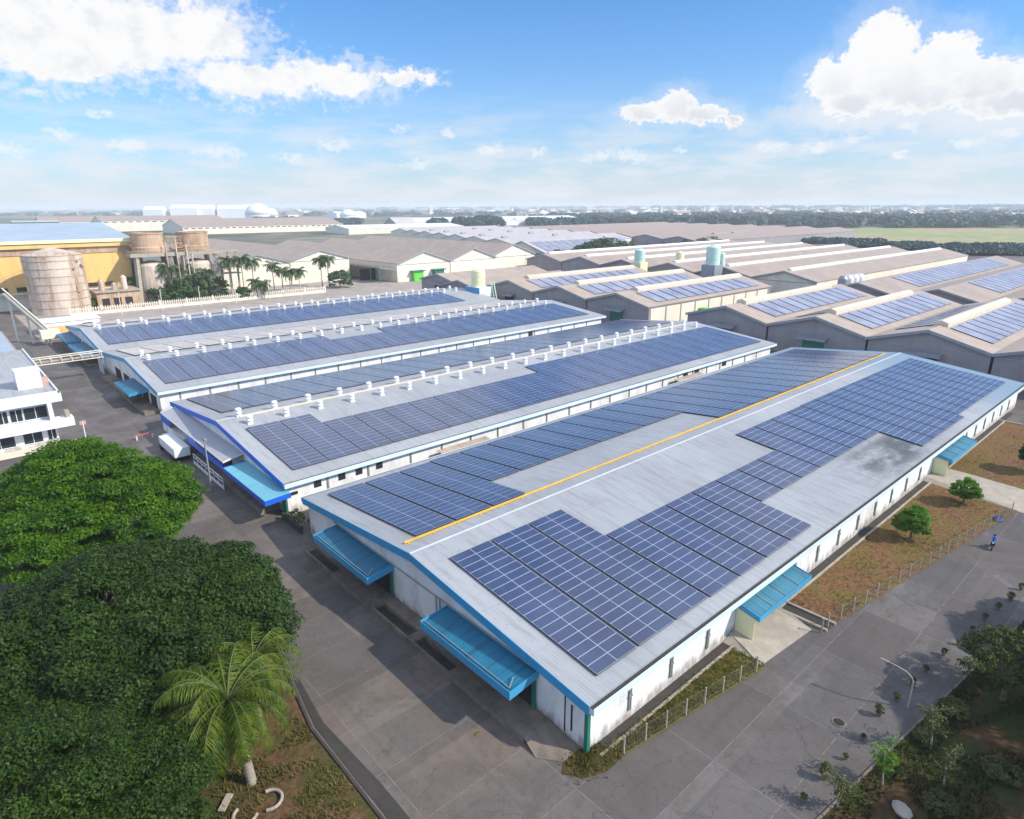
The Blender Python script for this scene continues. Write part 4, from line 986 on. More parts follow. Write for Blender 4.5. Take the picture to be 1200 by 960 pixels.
# fence posts of the verge
fx0 = thing('chain_link_fence', 'short chain link fence along the grassy verge before the near ramp', 'fence', (2.4,0,0), 0, 'verge fences')
def vfence(t, x0, x1, step=2.17):
    ox = t.location.x; x = x0; prev = None; net = MB()
    while x <= x1:
        y = fy(x)+.12; MB().box(x-ox-.05,y-.05,0,x-ox+.05,y+.05,1.6).build('post', M['conc_l'], t)
        if prev:
            for z in (.4,1.5): net.obox((prev[0]-ox,prev[1],z),(x-ox,y,z),.008,.008)
            for q in range(1,12):
                xa = prev[0]+(x-prev[0])*q/12; ya = prev[1]+(y-prev[1])*q/12; net.obox((xa-ox,ya,.2),(xa-ox+.12,ya-.016,1.5),.005,.005)
        prev = (x, y); x += step
    net.build('netting', M['steel'], t)
vfence(fx0, 2.4, 17.8)
fx1 = thing('chain_link_fence', 'chain link fence along the brown verge beyond the drain', 'fence', (28.2,0,0), 0, 'verge fences'); vfence(fx1, 28.2, 70)
gp = thing('guard_post', 'short white post by the drain head beside the near ramp', 'post', (27.0,-4.9,0)); MB().tube((0,0,0),(0,0,1.5),.07,n=6).build('pole', M['conc_l'], gp); MB().box(-.1,-.1,1.5,.1,.1,1.6).build('cap', M['conc_l'], gp)
# potted shrubs along the right road
pt0 = thing('potted_shrub', 'small dark potted shrub in the row along the right-hand road', 'potted plant', (11,-12.1,0), 0, 'potted shrubs along the right-hand road')
MB().lathe([(.16,0),(.26,.38),(.29,.4),(.29,.46),(.22,.46)], n=12).build('pot', M['conc'], pt0)
P_, N_, _ = crown_points([(0,0,.72,.34,.34,.36),(.12,.08,.95,.22,.22,.24)], .16, 26, .2, -.6); link('foliage', leaves_mesh('foliage', P_, N_, .06, M['leafo']), pt0)
for i, (x, y) in enumerate([(8.2,-11.9),(13.8,-12.4),(16.6,-12.5),(20,-12.4),(22.8,-12.7),(25.6,-13.0),(28.2,-13.2),(31.8,-13.5),(34.4,-13.9),(37.6,-14.2),(40.4,-14.5),(43.3,-14.9),(46.2,-15.3),(49.2,-15.6)]):
    dup(pt0, (x,y,0), random.uniform(0,6), random.uniform(.45,.85))
mh = thing('manhole', 'open dark manhole with a raised rim in the right-hand road', 'manhole', (17.0,-10.6,0)); MB().lathe([(.5,.004),(.52,.05),(.42,.051)], n=16).build('rim', M['conc'], mh); MB().lathe([(.41,.052),(.39,.056)], n=16).build('opening', M['dark'], mh)
# curved street lamp
sl_ = thing('street_lamp', 'curved grey street lamp leaning over the right-hand road', 'street lamp', (22.6,-13.6,0)); mb = MB(); sl_.scale = (1,1,.7); cur = [(0,0,0),(0,0,2),(0,0,3.4),(-.05,.12,4.0),(-.12,.5,4.5),(-.2,1.1,4.75),(-.3,1.9,4.9)]
for i in range(6): mb.tube(cur[i], cur[i+1], .075-.006*i, .069-.006*i, 7)
mb.build('pole', M['conc_l'], sl_); MB().obox((-.3,1.8,4.9),(-.38,2.4,4.95),.16,.08).build('lamp_head', M['steel'], sl_)
lp2 = dup(lp0, (-4.4,66,0), 0, label='dark utility pole standing before the guard rail of the cobalt-edged warehouse'); lp2['category'] = 'pole'
for k in ('group',):
    if k in lp2: del lp2[k]
for ch in kids(lp2):
    ch.data = ch.data.copy(); ch.data.materials[0] = M['steel']
bx = thing('box_trailer', 'white box trailer backed up to the cobalt-edged warehouse dock', 'trailer', (-3.9,80.5,0), 0)
MB().box(-1.15,0,0.9,1.15,8.5,2.3).build('body', M['white'], bx); MB().box(-1.0,.2,.55,1.0,8.3,.9).build('chassis', M['dark'], bx)
for y in (1.4,2.6,8.2):
    for x in (-1.05,1.05): MB().tube((x-.15,y,.5),(x+.15,y,.5),.5,n=14).build('wheel', M['dark'], bx)
br_ = thing('barrier', 'red and white road barrier by the yard end of the cobalt-edged warehouse', 'barrier', (-5.6,96.5,0)); MB().box(-1.5,-.05,.75,1.5,.05,.92).build('bar', M['red'], br_); MB().box(-1.3,-.25,0,-1.15,.25,.7).build('foot', M['white'], br_); MB().box(1.15,-.25,0,1.3,.25,.7).build('foot', M['white'], br_)
tp = MB().lathe([(.9,0),(1.0,.3),(.7,.6),(.2,.75)], n=9).build('tarpaulin_heap', M['tarp']); tp.location = (66.2,-9.9,0); tp.scale = (1.0,.6,.45); tag(tp, 'blue tarpaulin heap at the road edge beyond the young trees', 'tarpaulin')
pf = MB().box(-.45,-.3,.0,.45,.3,.05).build('white_sheet_scrap', M['white']); pf.location = (-9.5,44.5,.0); pf.rotation_euler = (0,0,.5); tag(pf, 'small white scrap lying on the yard near the dark rain tree', 'scrap')
lf = MB().lathe([(.45,0),(.3,.1),(.05,.14)], n=7).build('leaf_litter_heap', M['leafd']); lf.location = (-4.3,7.2,0); lf.scale = (.7,.35,.35); tag(lf, 'small orange heap of litter on the yard by the near dock', 'litter')
# planters / rubble strip between A and B front
rb = MB()
for i in range(40):
    x = random.uniform(-.2,1.2)+0.2; y = 46.2+i*.115; s = random.uniform(.15,.35); rb.box(x,y,.9,x+s,y+s,.9+s*.8)
wl = thing('retaining_wall', 'low dark retaining wall with rubble on top between the two nearest warehouse fronts', 'wall', (-.6,45.9,0)); MB().box(0,0,0,.4,5.3,.9).build('wall', M['conc_d'], wl); rbo = rb.build('rubble', M['leafo'], wl); rbo.location = (.2,-45.9,0)

# motorbike and rider
mk = thing('motorbike', 'small dark motorbike being ridden along the right-hand road', 'motorbike', (57.2,-11.3,0), R_(188))
for x in (-.62,.62):
    w = MB().tube((x,-.06,.3),(x,.06,.3),.3,n=18).build('wheel', M['dark'], mk); MB().tube((x,-.065,.3),(x,.065,.3),.12,n=10).build('hub', M['steel'], w)
MB().obox((-.55,0,.55),(.2,0,.5),.24,.26).obox((.2,0,.5),(.5,0,.85),.2,.2).obox((.62,0,.3),(.45,0,.95),.08,.08).build('body', M['tarp'], mk)
MB().obox((-.6,0,.78),(.1,0,.76),.26,.1).build('seat', M['dark'], mk); MB().tube((.42,-.33,1.02),(.42,.33,1.02),.025,n=6).build('handlebar', M['steel'], mk)
MB().lathe([(.03,0),(.09,.03),(.09,.1),(.03,.12)], (.55,0,.82), 10).build('headlight', M['white'], mk)
def figure(name, label, loc, rz, J, E_, Rd, mats):
    me = bpy.data.meshes.new('body'); me.from_pydata(J, E_, [])
    o = bpy.data.objects.new('body', me); COL.objects.link(o)
    sk = o.modifiers.new('skin', 'SKIN'); ss = o.modifiers.new('sub', 'SUBSURF'); ss.levels = ss.render_levels = 1
    for v, r in zip(me.skin_vertices[0].data, Rd): v.radius = (r, r)
    me.skin_vertices[0].data[0].use_root = True
    dg = bpy.context.evaluated_depsgraph_get(); ev = bpy.data.meshes.new_from_object(o.evaluated_get(dg)); bpy.data.objects.remove(o)
    ev.name = 'body'; ev.materials.clear()
    for m in mats: ev.materials.append(m)
    for p in ev.polygons:
        z = p.center.z; x = p.center.x
        p.material_index = 2 if z > 1.5 else (0 if z > .82 and not (x > .34) else 1)
        p.use_smooth = True
    t = bpy.data.objects.new(name, ev); COL.objects.link(t); t.location = loc; t.rotation_euler = (0,0,rz); tag(t, label, 'person'); return t
J = [(-.15,0,.86),(-.12,0,1.1),(-.06,0,1.34),(-.04,0,1.46),(-.02,0,1.62),
     (-.05,.17,1.36),(.14,.24,1.16),(.38,.27,1.06),(-.05,-.17,1.36),(.14,-.24,1.16),(.38,-.27,1.06),
     (-.1,.12,.84),(.26,.17,.78),(.2,.15,.38),(.32,.16,.33),(-.1,-.12,.84),(.26,-.17,.78),(.2,-.15,.38),(.32,-.16,.33)]
Ed = [(0,1),(1,2),(2,3),(3,4),(2,5),(5,6),(6,7),(2,8),(8,9),(9,10),(0,11),(11,12),(12,13),(13,14),(0,15),(15,16),(16,17),(17,18)]
Rd = [.15,.14,.16,.055,.11,.07,.05,.035,.07,.05,.035,.1,.075,.05,.04,.1,.075,.05,.04]
pr = figure('person', 'rider in a blue shirt and dark trousers astride the small motorbike', (57.2,-11.3,0), R_(188), J, Ed, Rd, [mat_plain('blue_shirt', (.05,.2,.55), .8), mat_plain('dark_trousers', (.03,.03,.05), .8), mat_plain('skin_tone', (.35,.2,.13), .6)])
MB().lathe([(.02,.14),(.09,.13),(.13,.06),(.135,0),(.12,-.05)][::-1], (-.02,0,1.64), 14).build('helmet', M['tarp'], pr, True)

# ---- middle distance palms and bushes beyond the fence
def far_palm_mesh(seed, n=22, L=5.0): return palm_crown(n, L, 1.5, 1.15, seed, 0, up=(-.5,1.2), pairs=12, lw=.16).data('crown', [M['leafm'], M['palm_bark']])
fpm = [far_palm_mesh(s) for s in (41,52,63)]
tr_me = MB().tube((0,0,0),(0,0,1),.28,.18,8).data('trunk', M['palm_bark'])
def far_palm(x, y, h, i, s=1.0):
    t = thing('palm_tree', 'slender green palm in the grove by the tank towers and cream gables', 'palm', (x,y,0), random.uniform(0,6), 'palms beyond the cream fence')
    a = link('trunk', tr_me, t); a.scale = (1,1,h); c = link('crown', fpm[i % 3], t); c.location = (0,0,h); c.scale = (s,)*3
i = 0
for (px, py, h) in ((166,351,8),(181,351,13),(202,352,13.5),(219,351,8.5),(231,350,9.5),(248,349,11),(160,352,9),(176,350,12.5),(186,352,10),(197,350,12),(207,351,9),(214,350,12),(226,349,12.5),(236,348,11),(243,350,8.5),(272,346,15),(287,345,15.5),(299,344,14.5),(322,342,12),(332,341,9.5),(341,342,9),(352,341,9),(378,336,13),(386,336,13.5),(302,350,7),(310,350,6),(92,366,17.5)):
    g = G(px, py); far_palm(g.x, g.y, h, i, 1.15 if h > 12 else 1.0); i += 1
def far_bush(label, px, py, R, H, leaf, seed, n=26, grp=None, sz=.5, z=0.0, pos=None):
    lob = [(0,0,H*.5,R,R,H*.55)]
    rn = random.Random(seed)
    for k in range(5): a = k*1.26+rn.random(); lob.append((math.cos(a)*R*.6, math.sin(a)*R*.6, H*.42, R*.6, R*.6, H*.45))
    g = G(px, py) if pos is None else pos
    t = thing('bush' if H < 7 else 'tree', label, 'bush' if H < 7 else 'tree', (g.x,g.y,z), 0, grp)
    P_, N_, cl = crown_points(lob, R*.3, n, R*.42, -.6); link('crown', leaves_mesh('crown', P_, N_, sz, M[leaf], .5, .8), t)
    MB().tube((0,0,0),(0,0,H*.5),R*.08,R*.05,6).build('trunk', M['bark'], t); return t
far_bush('round dark green bush right of the twin palms by the cream gable', 399, 337, 4.5, 7.5, 'leafm', 1)
far_bush('small round bush at the foot of the leftmost cream gable', 286, 351, 2.4, 5, 'leafm', 2)
far_bush('dense green shrubbery under the palms left of the frame towers', 200, 352, 6.5, 6.5, 'leafm', 3)
far_bush('dense green shrubbery under the palms below the right tank tower', 226, 350, 6.5, 6.8, 'leafm', 4)
far_bush('dark green bush right of the tank towers near the pipe frame', 252, 348, 5, 8, 'leaf3', 5)
far_bush('dark green bush between the tank towers', 212, 351, 5, 7.5, 'leaf3', 6)
far_bush('green bush at the striped tank foot', 108, 363, 2.2, 4, 'leafm', 7)
for q, (px, py, R, H) in enumerate(((543,317,5,5),(556,315,5,5.5),(570,313,5,5),(584,312,5,5),(600,311,6,6),(613,311,6,6),(628,309,6,6.5),(640,309,6,6))):
    far_bush('low olive scrub before the cream gables right of the green doors', px, py, R, H, 'leafm', 20+q, 22, 'scrub before the cream gables')
for q, (px, py, R, H) in enumerate(((690,307,9,12),(703,306,10,14),(716,305,10,14),(728,304,8,11),(738,303,7,10),(757,300,6,8),(782,299,7,9),(803,296,8,9),(820,294,8,9),(836,292,9,9),(655,309,7,8))):
    far_bush('olive tree in the strip below the steep solar-covered roof', px, py, R, H, 'leafm', 40+q, 22, 'trees below the steep solar roof', .8)
for q, (px, py, R, H) in enumerate(((513,269,15,19),(541,268,15,19),(551,268,14,17),(562,267,15,18),(573,267,15,19),(582,267,13,17),(603,264,11,10))):
    far_bush('dark round tree in the row standing before the long white roof', px, py, R, H, 'leaff', 60+q, 26, 'round trees before the long white roof', 1.7)

for q, (x, y, R0, H0) in enumerate(((15.0,-15.1,.55,.7),(19.8,-15.6,.6,.8),(14.2,-18.2,.8,.9),(24.6,-16.2,.8,1.0),(20.4,-20.2,.9,1.0),(35.5,-17.3,.8,1.0))):
    far_bush('ragged dark undergrowth bush in the shaded right garden', 0, 0, R0, H0, 'leafo', 90+q, 22, 'undergrowth in the right garden', .1, 0, Vector((x,y,0)))
# ---- far woods (stuff): thousands of crowns in belts
def wood(name, spots, label, size=1.0, per=34, mat='leaff'):
    C_, N_, S_ = [], [], []
    for (x, y, R, H) in spots:
        d = rng.normal(0,1,(per,3)); d /= np.linalg.norm(d,axis=1)[:,None]; d[:,2] = np.abs(d[:,2])*.9-.1
        C_.append(np.array([x,y,H*.45])+d*np.array([R,R,H*.55])*rng.uniform(.75,1.08,per)[:,None]); N_.append(d+np.array([0,0,.3])); S_.append(np.full(per, R*.42*size)*rng.uniform(.7,1.2,per))
    me = leaves_mesh(name, np.concatenate(C_), np.concatenate(N_), 1, M[mat], .35, .85, np.concatenate(S_)); return tag(link(name, me), label, 'woods', None, 'stuff')
def belt(n, px0, px1, py0, py1, Rr, Hr, dens=None):
    out = []
    while len(out) < n:
        px = rng.uniform(px0, px1); py = rng.uniform(py0, py1)
        if dens and not dens(px, py): continue
        g = G(px, py); out.append((g.x, g.y, rng.uniform(*Rr), rng.uniform(*Hr)))
    return out
def clumpy(px, py): return math.sin(px*.11+1.7*math.sin(py*1.1))+math.sin(px*.043+py*.7) > -.5
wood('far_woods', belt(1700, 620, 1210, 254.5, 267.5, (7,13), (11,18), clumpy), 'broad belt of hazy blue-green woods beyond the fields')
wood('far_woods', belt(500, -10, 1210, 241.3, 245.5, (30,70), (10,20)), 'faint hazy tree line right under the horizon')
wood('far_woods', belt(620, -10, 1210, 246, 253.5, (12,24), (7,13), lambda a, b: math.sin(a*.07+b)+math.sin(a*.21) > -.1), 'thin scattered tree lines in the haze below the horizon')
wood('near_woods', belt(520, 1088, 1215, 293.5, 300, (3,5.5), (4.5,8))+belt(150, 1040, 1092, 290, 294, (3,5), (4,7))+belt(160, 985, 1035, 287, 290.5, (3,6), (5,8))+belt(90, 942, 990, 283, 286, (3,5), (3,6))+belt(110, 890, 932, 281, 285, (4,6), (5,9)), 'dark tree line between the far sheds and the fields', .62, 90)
wood('far_woods', belt(60, 395, 420, 262, 264.5, (8,14), (10,14))+belt(50, 300, 345, 258, 260, (8,14), (8,12))+belt(40, 455, 462, 266, 267, (4,8), (8,12)), 'dark tree clumps among the far pale buildings', 1, 30)

# ---- far town
town_m = [mat_plain('far_town_pale', (.82,.80,.76), .8, .12, .02), mat_plain('far_town_cream', (.78,.70,.58), .8, .12, .02), mat_plain('far_town_grey', (.42,.42,.44), .8, .12, .02), mat_plain('far_town_roof', (.36,.24,.2), .8, .2, .02)]
protos = []
def proto(kind, k):
    mb = MB()
    if kind == 0:
        mb.box(-.5,-.5,0,.5,.5,.9,0).box(-.53,-.53,.9,.53,.53,.96,1).box(-.2,-.2,.96,.15,.1,1.12,0)
        for z in (.2,.5): mb.box(-.505,-.42,z,-.501,.42,z+.14,2).box(-.42,-.505,z,.42,-.501,z+.14,2)
    elif kind == 1: mb.box(-.5,-.5,0,.5,.5,.6,0).extr([(-.55,.6),(.55,.6),(0,1)], -.55,.55,3)
    else:
        mb.box(-.3,-.3,0,.3,.3,1,0).box(-.34,-.34,1,.34,.34,1.03,1).box(-.1,-.1,1.03,.1,.1,1.12,0).box(-.5,-.5,0,.5,.5,.25,0)
        for z in (.3,.45,.6,.75,.9): mb.box(-.305,-.25,z,-.301,.25,z+.06,2).box(-.25,-.305,z,.25,-.301,z+.06,2)
    return mb.data('far_building', [town_m[k], town_m[0], town_m[2], town_m[3]])
for kd in range(3):
    for k in range(2): protos.append(proto(kd, k))
rn = random.Random(5)
for i in range(250):
    while True:
        px = rn.uniform(-5, 1205) if rn.random() < .4 else rn.uniform(560, 1205); py = 243.4+rn.random()**1.2*11
        if 430 < px < 600 and py > 252: continue
        if px < 420 and py > 256: continue
        if px < 240 and py > 252: continue
        if px > 850 and py > 255: continue
        break
    g = G(px, py); kd = rn.choice([0,0,0,1,1,1,2]); o = bpy.data.objects.new('far_building', protos[kd*2+rn.randint(0,1)]); COL.objects.link(o)
    dist = (g-CAM).length
    w = rn.uniform(16,75)*(1+dist/5000); d_ = rn.uniform(12,34)*(1+dist/6000); hgt = rn.uniform(8,17) if kd < 2 else rn.uniform(16,30)
    if kd == 2: w = d_ = rn.uniform(16,26)
    o.location = (g.x, g.y, 0); o.scale = (w, d_, hgt); o.rotation_euler = (0,0,rn.choice([0,.2,-.3,.8]))
    tag(o, 'small pale building in the hazy far town', 'building', 'far town buildings')
# left horizon: long cream mill sheds, white mounded sheds, silos
shed('mill_building', 'long cream-walled brown-roofed mill hall beyond the yellow factory, right one', (262,1003,0), R_(-3), 245, 130, 10.5, 21, 'roof_brown', 'wall_cr', None, None, (), None, front_band=False, cat='building', windows=26)
shed('mill_building', 'second long cream hall with dark openings, behind the left end of the right one', (205,1230,0), R_(-3), 190, 100, 17, 24, 'roof_brown', 'wall_cr', None, None, (), None, front_band=False, cat='building', windows=16)
shed('mill_building', 'long cream hall with small dark windows above the yellow factory roof', (135,1330,0), R_(-3), 210, 110, 15, 23, 'roof_brown', 'wall_cr', None, None, (), None, front_band=False, cat='building', windows=22)
shed('mill_building', 'dark green-walled shed above the left end of the pale blue factory roof', (90,1250,0), R_(-3), 60, 50, 17, 19, 'roof_lav', 'green_door', None, None, (), None, front_band=False, cat='building')
for i, (px, w, top, dpt) in enumerate(((168,30,238.5,60),(200,42,236,70),(228,30,236.5,60),(255,46,237.5,70),(283,34,236,60))):
    D = 2300; g = G(px, 253); k = D/(g-CAM).length; x, y = CAM.x+(g.x-CAM.x)*k, CAM.y+(g.y-CAM.y)*k; H = 38+(240-top)/F*D*.6
    ww = w/F*D*.6
    shed('white_hall', '%s of the white halls standing on the left horizon' % (['leftmost','second from the left','middle one','fourth from the left','rightmost'][i]), (x,y,0), R_(-30), ww, dpt, H*.75, H, 'roof_white', 'white', 'white halls on the left horizon', None, (), None, front_band=False, cat='building')
for i, (px, w, top, lb) in enumerate(((303,30,236.5,'broad hazy white dome on the left horizon'),(318,16,241,'smaller hazy white dome right of the broad one'),(408,20,243,'round white tank dome above the white roofs'))):
    D = 2100; g = G(px, 253); k = D/(g-CAM).length; x, y = CAM.x+(g.x-CAM.x)*k, CAM.y+(g.y-CAM.y)*k; H = 38+(240-top)/F*D; r = w/2/F*D*.9
    t = thing('storage_dome', lb, 'dome', (x,y,0)); MB().lathe([(r,0),(r,H*.35)], n=28).build('wall', M['white'], t)
    MB().lathe([(r*1.01,H*.35),(r*.9,H*.62),(r*.65,H*.85),(r*.3,H*.97),(r*.05,H)], n=28).build('roof', M['white'], t, True)
g = G(480, 247); t = shed('white_hall', 'white hall block left of the very long white roof', (G(395,256).x, G(395,256).y, 0), 0, 110, 60, 16, 22, 'roof_white', 'white', None, None, (), None, front_band=False, cat='building')
for (px, py, lb, s) in ((845,287,'left of two small cream gabled huts beyond the white-ridged sheds',1),(868,285.5,'right of two small cream gabled huts beyond the white-ridged sheds',1)):
    g = G(px, py); shed('gabled_hut', lb, (g.x,g.y,0), R_(0), 22, 19, 6, 11.5, 'roof_brown', 'wall_cr', 'small cream gabled huts', None, (), None, front_band=False, cat='hut')
cr_ = thing('round_bins', 'row of round white bins beside the nearest white-ridged shed', 'bins', (0,0,0)); cr_.location = (258,88,0)
for q in range(4): MB().lathe([(2,0),(2,8.2),(1.2,9.4)], (q*4.6,-q*.4,0), 14).build('bin', M['white'] if q else M['steel'], cr_)

# ------------------------------------------------------------------ light, sky, haze
SUN_EL, SUN_AZ = 36.5, -57.0     # azimuth in degrees from +X, counterclockwise
sd = Vector((math.cos(R_(SUN_EL))*math.cos(R_(SUN_AZ)), math.cos(R_(SUN_EL))*math.sin(R_(SUN_AZ)), math.sin(R_(SUN_EL))))
sun = bpy.data.lights.new('sun', 'SUN'); sun.energy = 4.1; sun.angle = R_(0.8); sun.color = (1.0, 0.92, 0.79)
so = bpy.data.objects.new('sun', sun); COL.objects.link(so); so.rotation_euler = sd.to_track_quat('Z', 'Y').to_euler()
W_ = bpy.data.worlds.new('World'); scene.world = W_; W_.use_nodes = True; nt = W_.node_tree; k = N(nt)
bg = nt.nodes['Background']
sky = nt.nodes.new('ShaderNodeTexSky'); sky.sky_type = 'NISHITA'; sky.sun_disc = False
sky.sun_elevation = R_(SUN_EL); sky.sun_rotation = R_(90-SUN_AZ); sky.altitude = 50; sky.air_density = 1.0; sky.dust_density = 0.6; sky.ozone_density = 1.6
gen = nt.nodes.new('ShaderNodeTexCoord').outputs['Generated']
sp_ = nt.nodes.new('ShaderNodeSeparateXYZ'); nt.links.new(gen, sp_.inputs[0])
az = k.math('MULTIPLY', k.math('ARCTAN2', sp_.outputs[1], sp_.outputs[0]), 180/math.pi)
el = k.math('MULTIPLY', k.math('ARCSINE', sp_.outputs[2]), 180/math.pi)
ae = nt.nodes.new('ShaderNodeCombineXYZ'); nt.links.new(az, ae.inputs[0]); nt.links.new(el, ae.inputs[1])
def warp(scale, amt, off):
    nz = nt.nodes.new('ShaderNodeTexNoise'); nz.inputs['Scale'].default_value = scale; nz.inputs['Detail'].default_value = 5; nz.inputs['Roughness'].default_value = .62
    k.put(nz.inputs['Vector'], k.mapv(ae.outputs[0], (1,1.25,1), off)); sb = nt.nodes.new('ShaderNodeVectorMath'); sb.operation = 'SUBTRACT'; nt.links.new(nz.outputs['Color'], sb.inputs[0]); sb.inputs[1].default_value = (.5,.5,.5)
    sc = nt.nodes.new('ShaderNodeVectorMath'); sc.operation = 'SCALE'; nt.links.new(sb.outputs[0], sc.inputs[0]); sc.inputs['Scale'].default_value = amt; return sc.outputs[0]
wp = nt.nodes.new('ShaderNodeVectorMath'); wp.operation = 'ADD'; nt.links.new(ae.outputs[0], wp.inputs[0]); nt.links.new(warp(.55, 3.4, (3,1,0)), wp.inputs[1])
wsep = nt.nodes.new('ShaderNodeSeparateXYZ'); nt.links.new(wp.outputs[0], wsep.inputs[0])
def blobs(lst, ax, ey):
    cur = None
    for (a, e, ra, re) in lst:
        x = k.math('MULTIPLY', k.math('SUBTRACT', ax, a), 1/ra); y = k.math('MULTIPLY', k.math('SUBTRACT', ey, e), 1/re)
        d = k.math('SUBTRACT', 1.0, k.math('SQRT', k.math('ADD', k.math('MULTIPLY', x, x), k.math('MULTIPLY', y, y))))
        cur = d if cur is None else k.math('MAXIMUM', cur, d)
    return cur
# each cloud of the photograph as groups of puffs at their compass bearing and height
big = [(83,11.6,9,3.4),(76,11.4,8,3.2),(71,11.8,4.5,2.6),(80,9.6,6,2.0),(68,9.0,6,1.6),(62,9.3,5,1.6),(56.5,9.6,3,.6),(65,9.9,3,1.2),(90,10.8,7,3.4),(96,12,6,3),(84,13.5,10,3)]
cum = [(21,10.4,2.6,2.4),(23.6,8.6,2.5,1.7),(20,8.2,4.2,2.1),(17,9.4,2.2,1.9),(14.5,7.6,3.0,1.8),(11,7.4,3.0,1.7),(7,8.2,3.5,1.8),(3,8.6,4,2.2),(22.5,7.0,2.4,1.2),(18,7.2,3.4,1.3),(13,6.4,3.4,1.2),(37.5,7.0,2.0,.85),(35,7.3,2.0,1.4),(32.8,6.7,2.2,.8),(30.6,6.2,.9,.5)]
puf = [(53.4,5.6,1.0,.5),(57,5.9,1.0,.4),(62.5,4.6,1.8,.6),(50,4.4,1.5,.65),(46,4.2,.9,.45),(71,4.0,2.4,.7),(66,3.6,1.6,.5),(77,4.2,1.6,.6),(81,4.8,1.2,.5),(78.5,6.2,1.3,.35),(82,7.4,1.4,.5),(84,3.7,2,.5),(56,3.3,1.6,.45),(41,3.7,2.0,.55),(38.5,3.9,2.4,.75),(34.5,4.2,1.1,.45),(27.5,4.2,1.8,.6),(24.5,4.1,1.6,.55),(21.8,4.6,1.3,.6),(18.6,5.3,1.1,.55),(15,4.0,1.3,.5),(12.8,4.4,1,.4),(19,3.4,1.0,.35)]
nz1 = k.noise(k.mapv(ae.outputs[0], (1,1.3,1), (7,3,2)), 1.3, 6, .62)
nfine = k.math('MULTIPLY', k.math('SUBTRACT', nz1, .5), .9)
wp2 = nt.nodes.new('ShaderNodeVectorMath'); wp2.operation = 'ADD'; nt.links.new(ae.outputs[0], wp2.inputs[0]); nt.links.new(warp(1.5, 1.5, (9,4,0)), wp2.inputs[1])
ws2 = nt.nodes.new('ShaderNodeSeparateXYZ'); nt.links.new(wp2.outputs[0], ws2.inputs[0])
dbig = k.math('ADD', blobs(big, wsep.outputs[0], wsep.outputs[1]), k.math('MULTIPLY', nfine, .7))
dcum = k.math('ADD', blobs(cum, ws2.outputs[0], ws2.outputs[1]), k.math('MULTIPLY', nfine, .7))
dpuf = k.math('ADD', blobs(puf, ws2.outputs[0], ws2.outputs[1]), k.math('MULTIPLY', nfine, 2.2))
mb_ = k.math('MAXIMUM', k.ramp(dbig, .02, .5), k.math('MULTIPLY', k.ramp(k.math('ADD', dbig, k.math('MULTIPLY', k.math('SUBTRACT', nz1, .5), 1.6)), -.35, .35), .45)); mc = k.math('MAXIMUM', k.ramp(dcum, .0, .26), k.math('MULTIPLY', k.ramp(dcum, -.7, .1), .22)); mp = k.math('MULTIPLY', k.ramp(dpuf, .0, .9), .62)
# thin veil low in the sky and to the right
vn = k.noise(k.mapv(ae.outputs[0], (.35,1.5,1), (1,5,0)), .5, 6, .6)
veil = k.math('MULTIPLY', k.ramp(vn, .38, .66, 0, 1), k.ramp(el, 9.5, 3, 0, .7))
rv = blobs([(20,6.2,13,1.9),(12,5.5,12,3)], wsep.outputs[0], wsep.outputs[1])
veil = k.math('MAXIMUM', veil, k.math('MULTIPLY', k.ramp(rv, 0, .7), .75))
# low haze in the air near the horizon
hz = k.math('POWER', 2.718, k.math('MULTIPLY', k.math('MAXIMUM', el, 0.0), -1/5.4))
skc = k.mix(1.0, sky.outputs[0], C(.50,1.03,1.55), 'MULTIPLY')
hazecol = C(6.4,6.65,7.1)
c1 = k.mix(k.math('MULTIPLY', hz, .93), skc, hazecol)
c1 = k.mix(veil, c1, C(6.9,7.15,7.6))
nsh = k.noise(k.mapv(ae.outputs[0], (1,1.2,1), (2,8,4)), .55, 4, .6)
shade = k.math('MAXIMUM', k.math('MULTIPLY', k.ramp(dbig, .25, .6, 0, 1), k.ramp(nsh, .45, .7, 0, .55)), k.math('MULTIPLY', k.ramp(k.math('SUBTRACT', dcum, k.math('MULTIPLY', nsh, .5)), -.1, .5, 0, 1), k.ramp(k.math('ADD', el, k.math('MULTIPLY', nsh, 4)), 12, 7.5, 0, .95)))
cc = k.mix(shade, C(8.1,8.1,8.15), C(6.0,6.35,6.95))
c1 = k.mix(k.math('MAXIMUM', k.math('MAXIMUM', mb_, mc), mp), c1, cc)
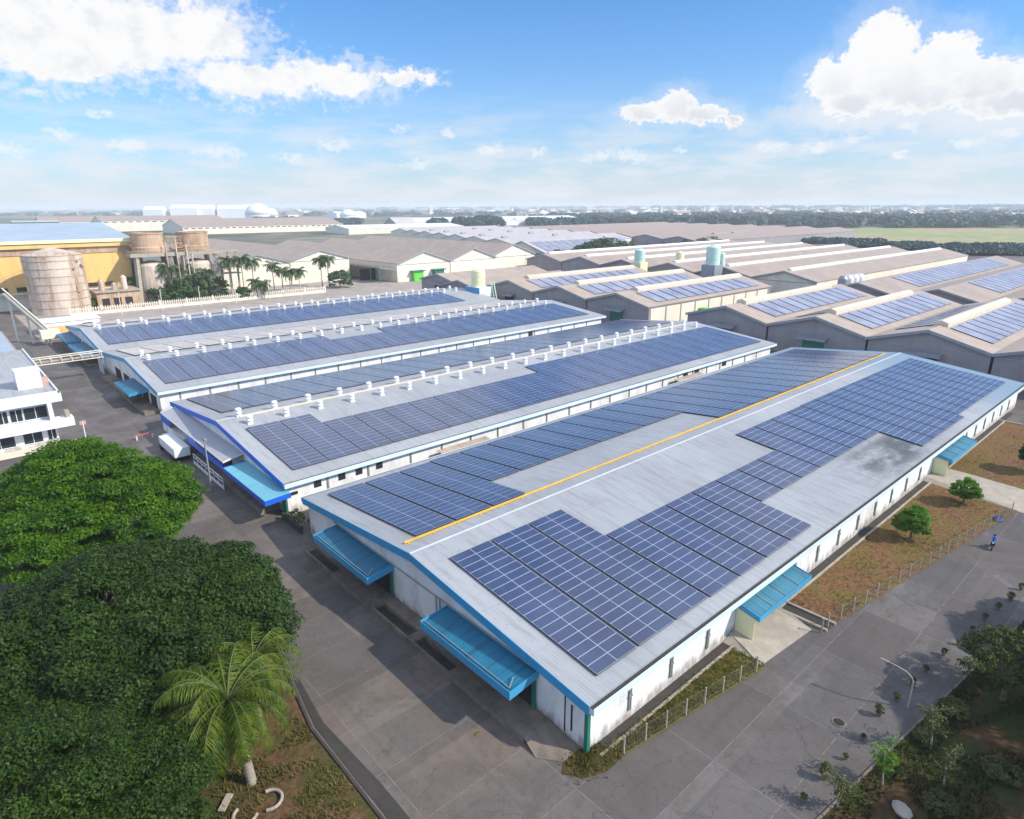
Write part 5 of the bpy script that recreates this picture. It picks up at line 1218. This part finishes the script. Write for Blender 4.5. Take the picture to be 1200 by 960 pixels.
# rest of the sky dome: unseen broken cloud added overhead and all round to whiten the ambient light (kept simple, evaluated only outside the detailed sector)
ov = k.noise(k.mapv(gen, (1,1,1.5), (4,2,1)), 2.6, 3, .6)
c2 = k.mix(k.math('MULTIPLY', hz, .93), skc, hazecol)
c2 = k.mix(k.math('MULTIPLY', k.ramp(ov, .42, .58), k.ramp(el, 18, 26, .25, .8)), c2, C(6.6,6.5,6.3))
bg2 = nt.nodes.new('ShaderNodeBackground'); nt.links.new(c2, bg2.inputs[0]); bg2.inputs[1].default_value = 0.15  # out-of-view sky set brighter than the visible part to lift ambient light
sect = k.math('MULTIPLY', k.math('MULTIPLY', k.math('GREATER_THAN', el, -1.0), k.math('LESS_THAN', el, 20.0)), k.math('LESS_THAN', k.math('ABSOLUTE', k.math('SUBTRACT', az, 48.0)), 64.0))
ms = nt.nodes.new('ShaderNodeMixShader'); nt.links.new(sect, ms.inputs[0]); nt.links.new(bg2.outputs[0], ms.inputs[1]); nt.links.new(bg.outputs[0], ms.inputs[2])
nt.links.new(ms.outputs[0], nt.nodes['World Output'].inputs[0])
nt.links.new(c1, bg.inputs[0]); bg.inputs[1].default_value = 0.1
W_.cycles.sampling_method = 'NONE'
# haze
hb = MB().box(-19000,-19000,-1.2,19000,19000,62).build('haze', [bpy.data.materials.new('haze_air')]); tag(hb, 'pale haze in the air over the plain', 'haze', None, 'stuff')
hm = hb.data.materials[0]; hm.use_nodes = True; hn = hm.node_tree
for n_ in list(hn.nodes):
    if n_.type == 'BSDF_PRINCIPLED': hn.nodes.remove(n_)
pv_ = hn.nodes.new('ShaderNodeVolumePrincipled'); pv_.inputs['Color'].default_value = (.90,.95,1,1); pv_.inputs['Density'].default_value = .00016; pv_.inputs['Anisotropy'].default_value = 0.0
hn.links.new(pv_.outputs[0], hn.nodes['Material Output'].inputs['Volume'])
scene.view_settings.view_transform = 'Standard'; scene.view_settings.look = 'None'; scene.view_settings.gamma = 1; scene.view_settings.exposure = 0.27
scene.cycles.max_bounces = 6; scene.cycles.diffuse_bounces = 3; scene.cycles.transparent_max_bounces = 6; scene.cycles.volume_bounces = 2
scene.cycles.use_denoising = True
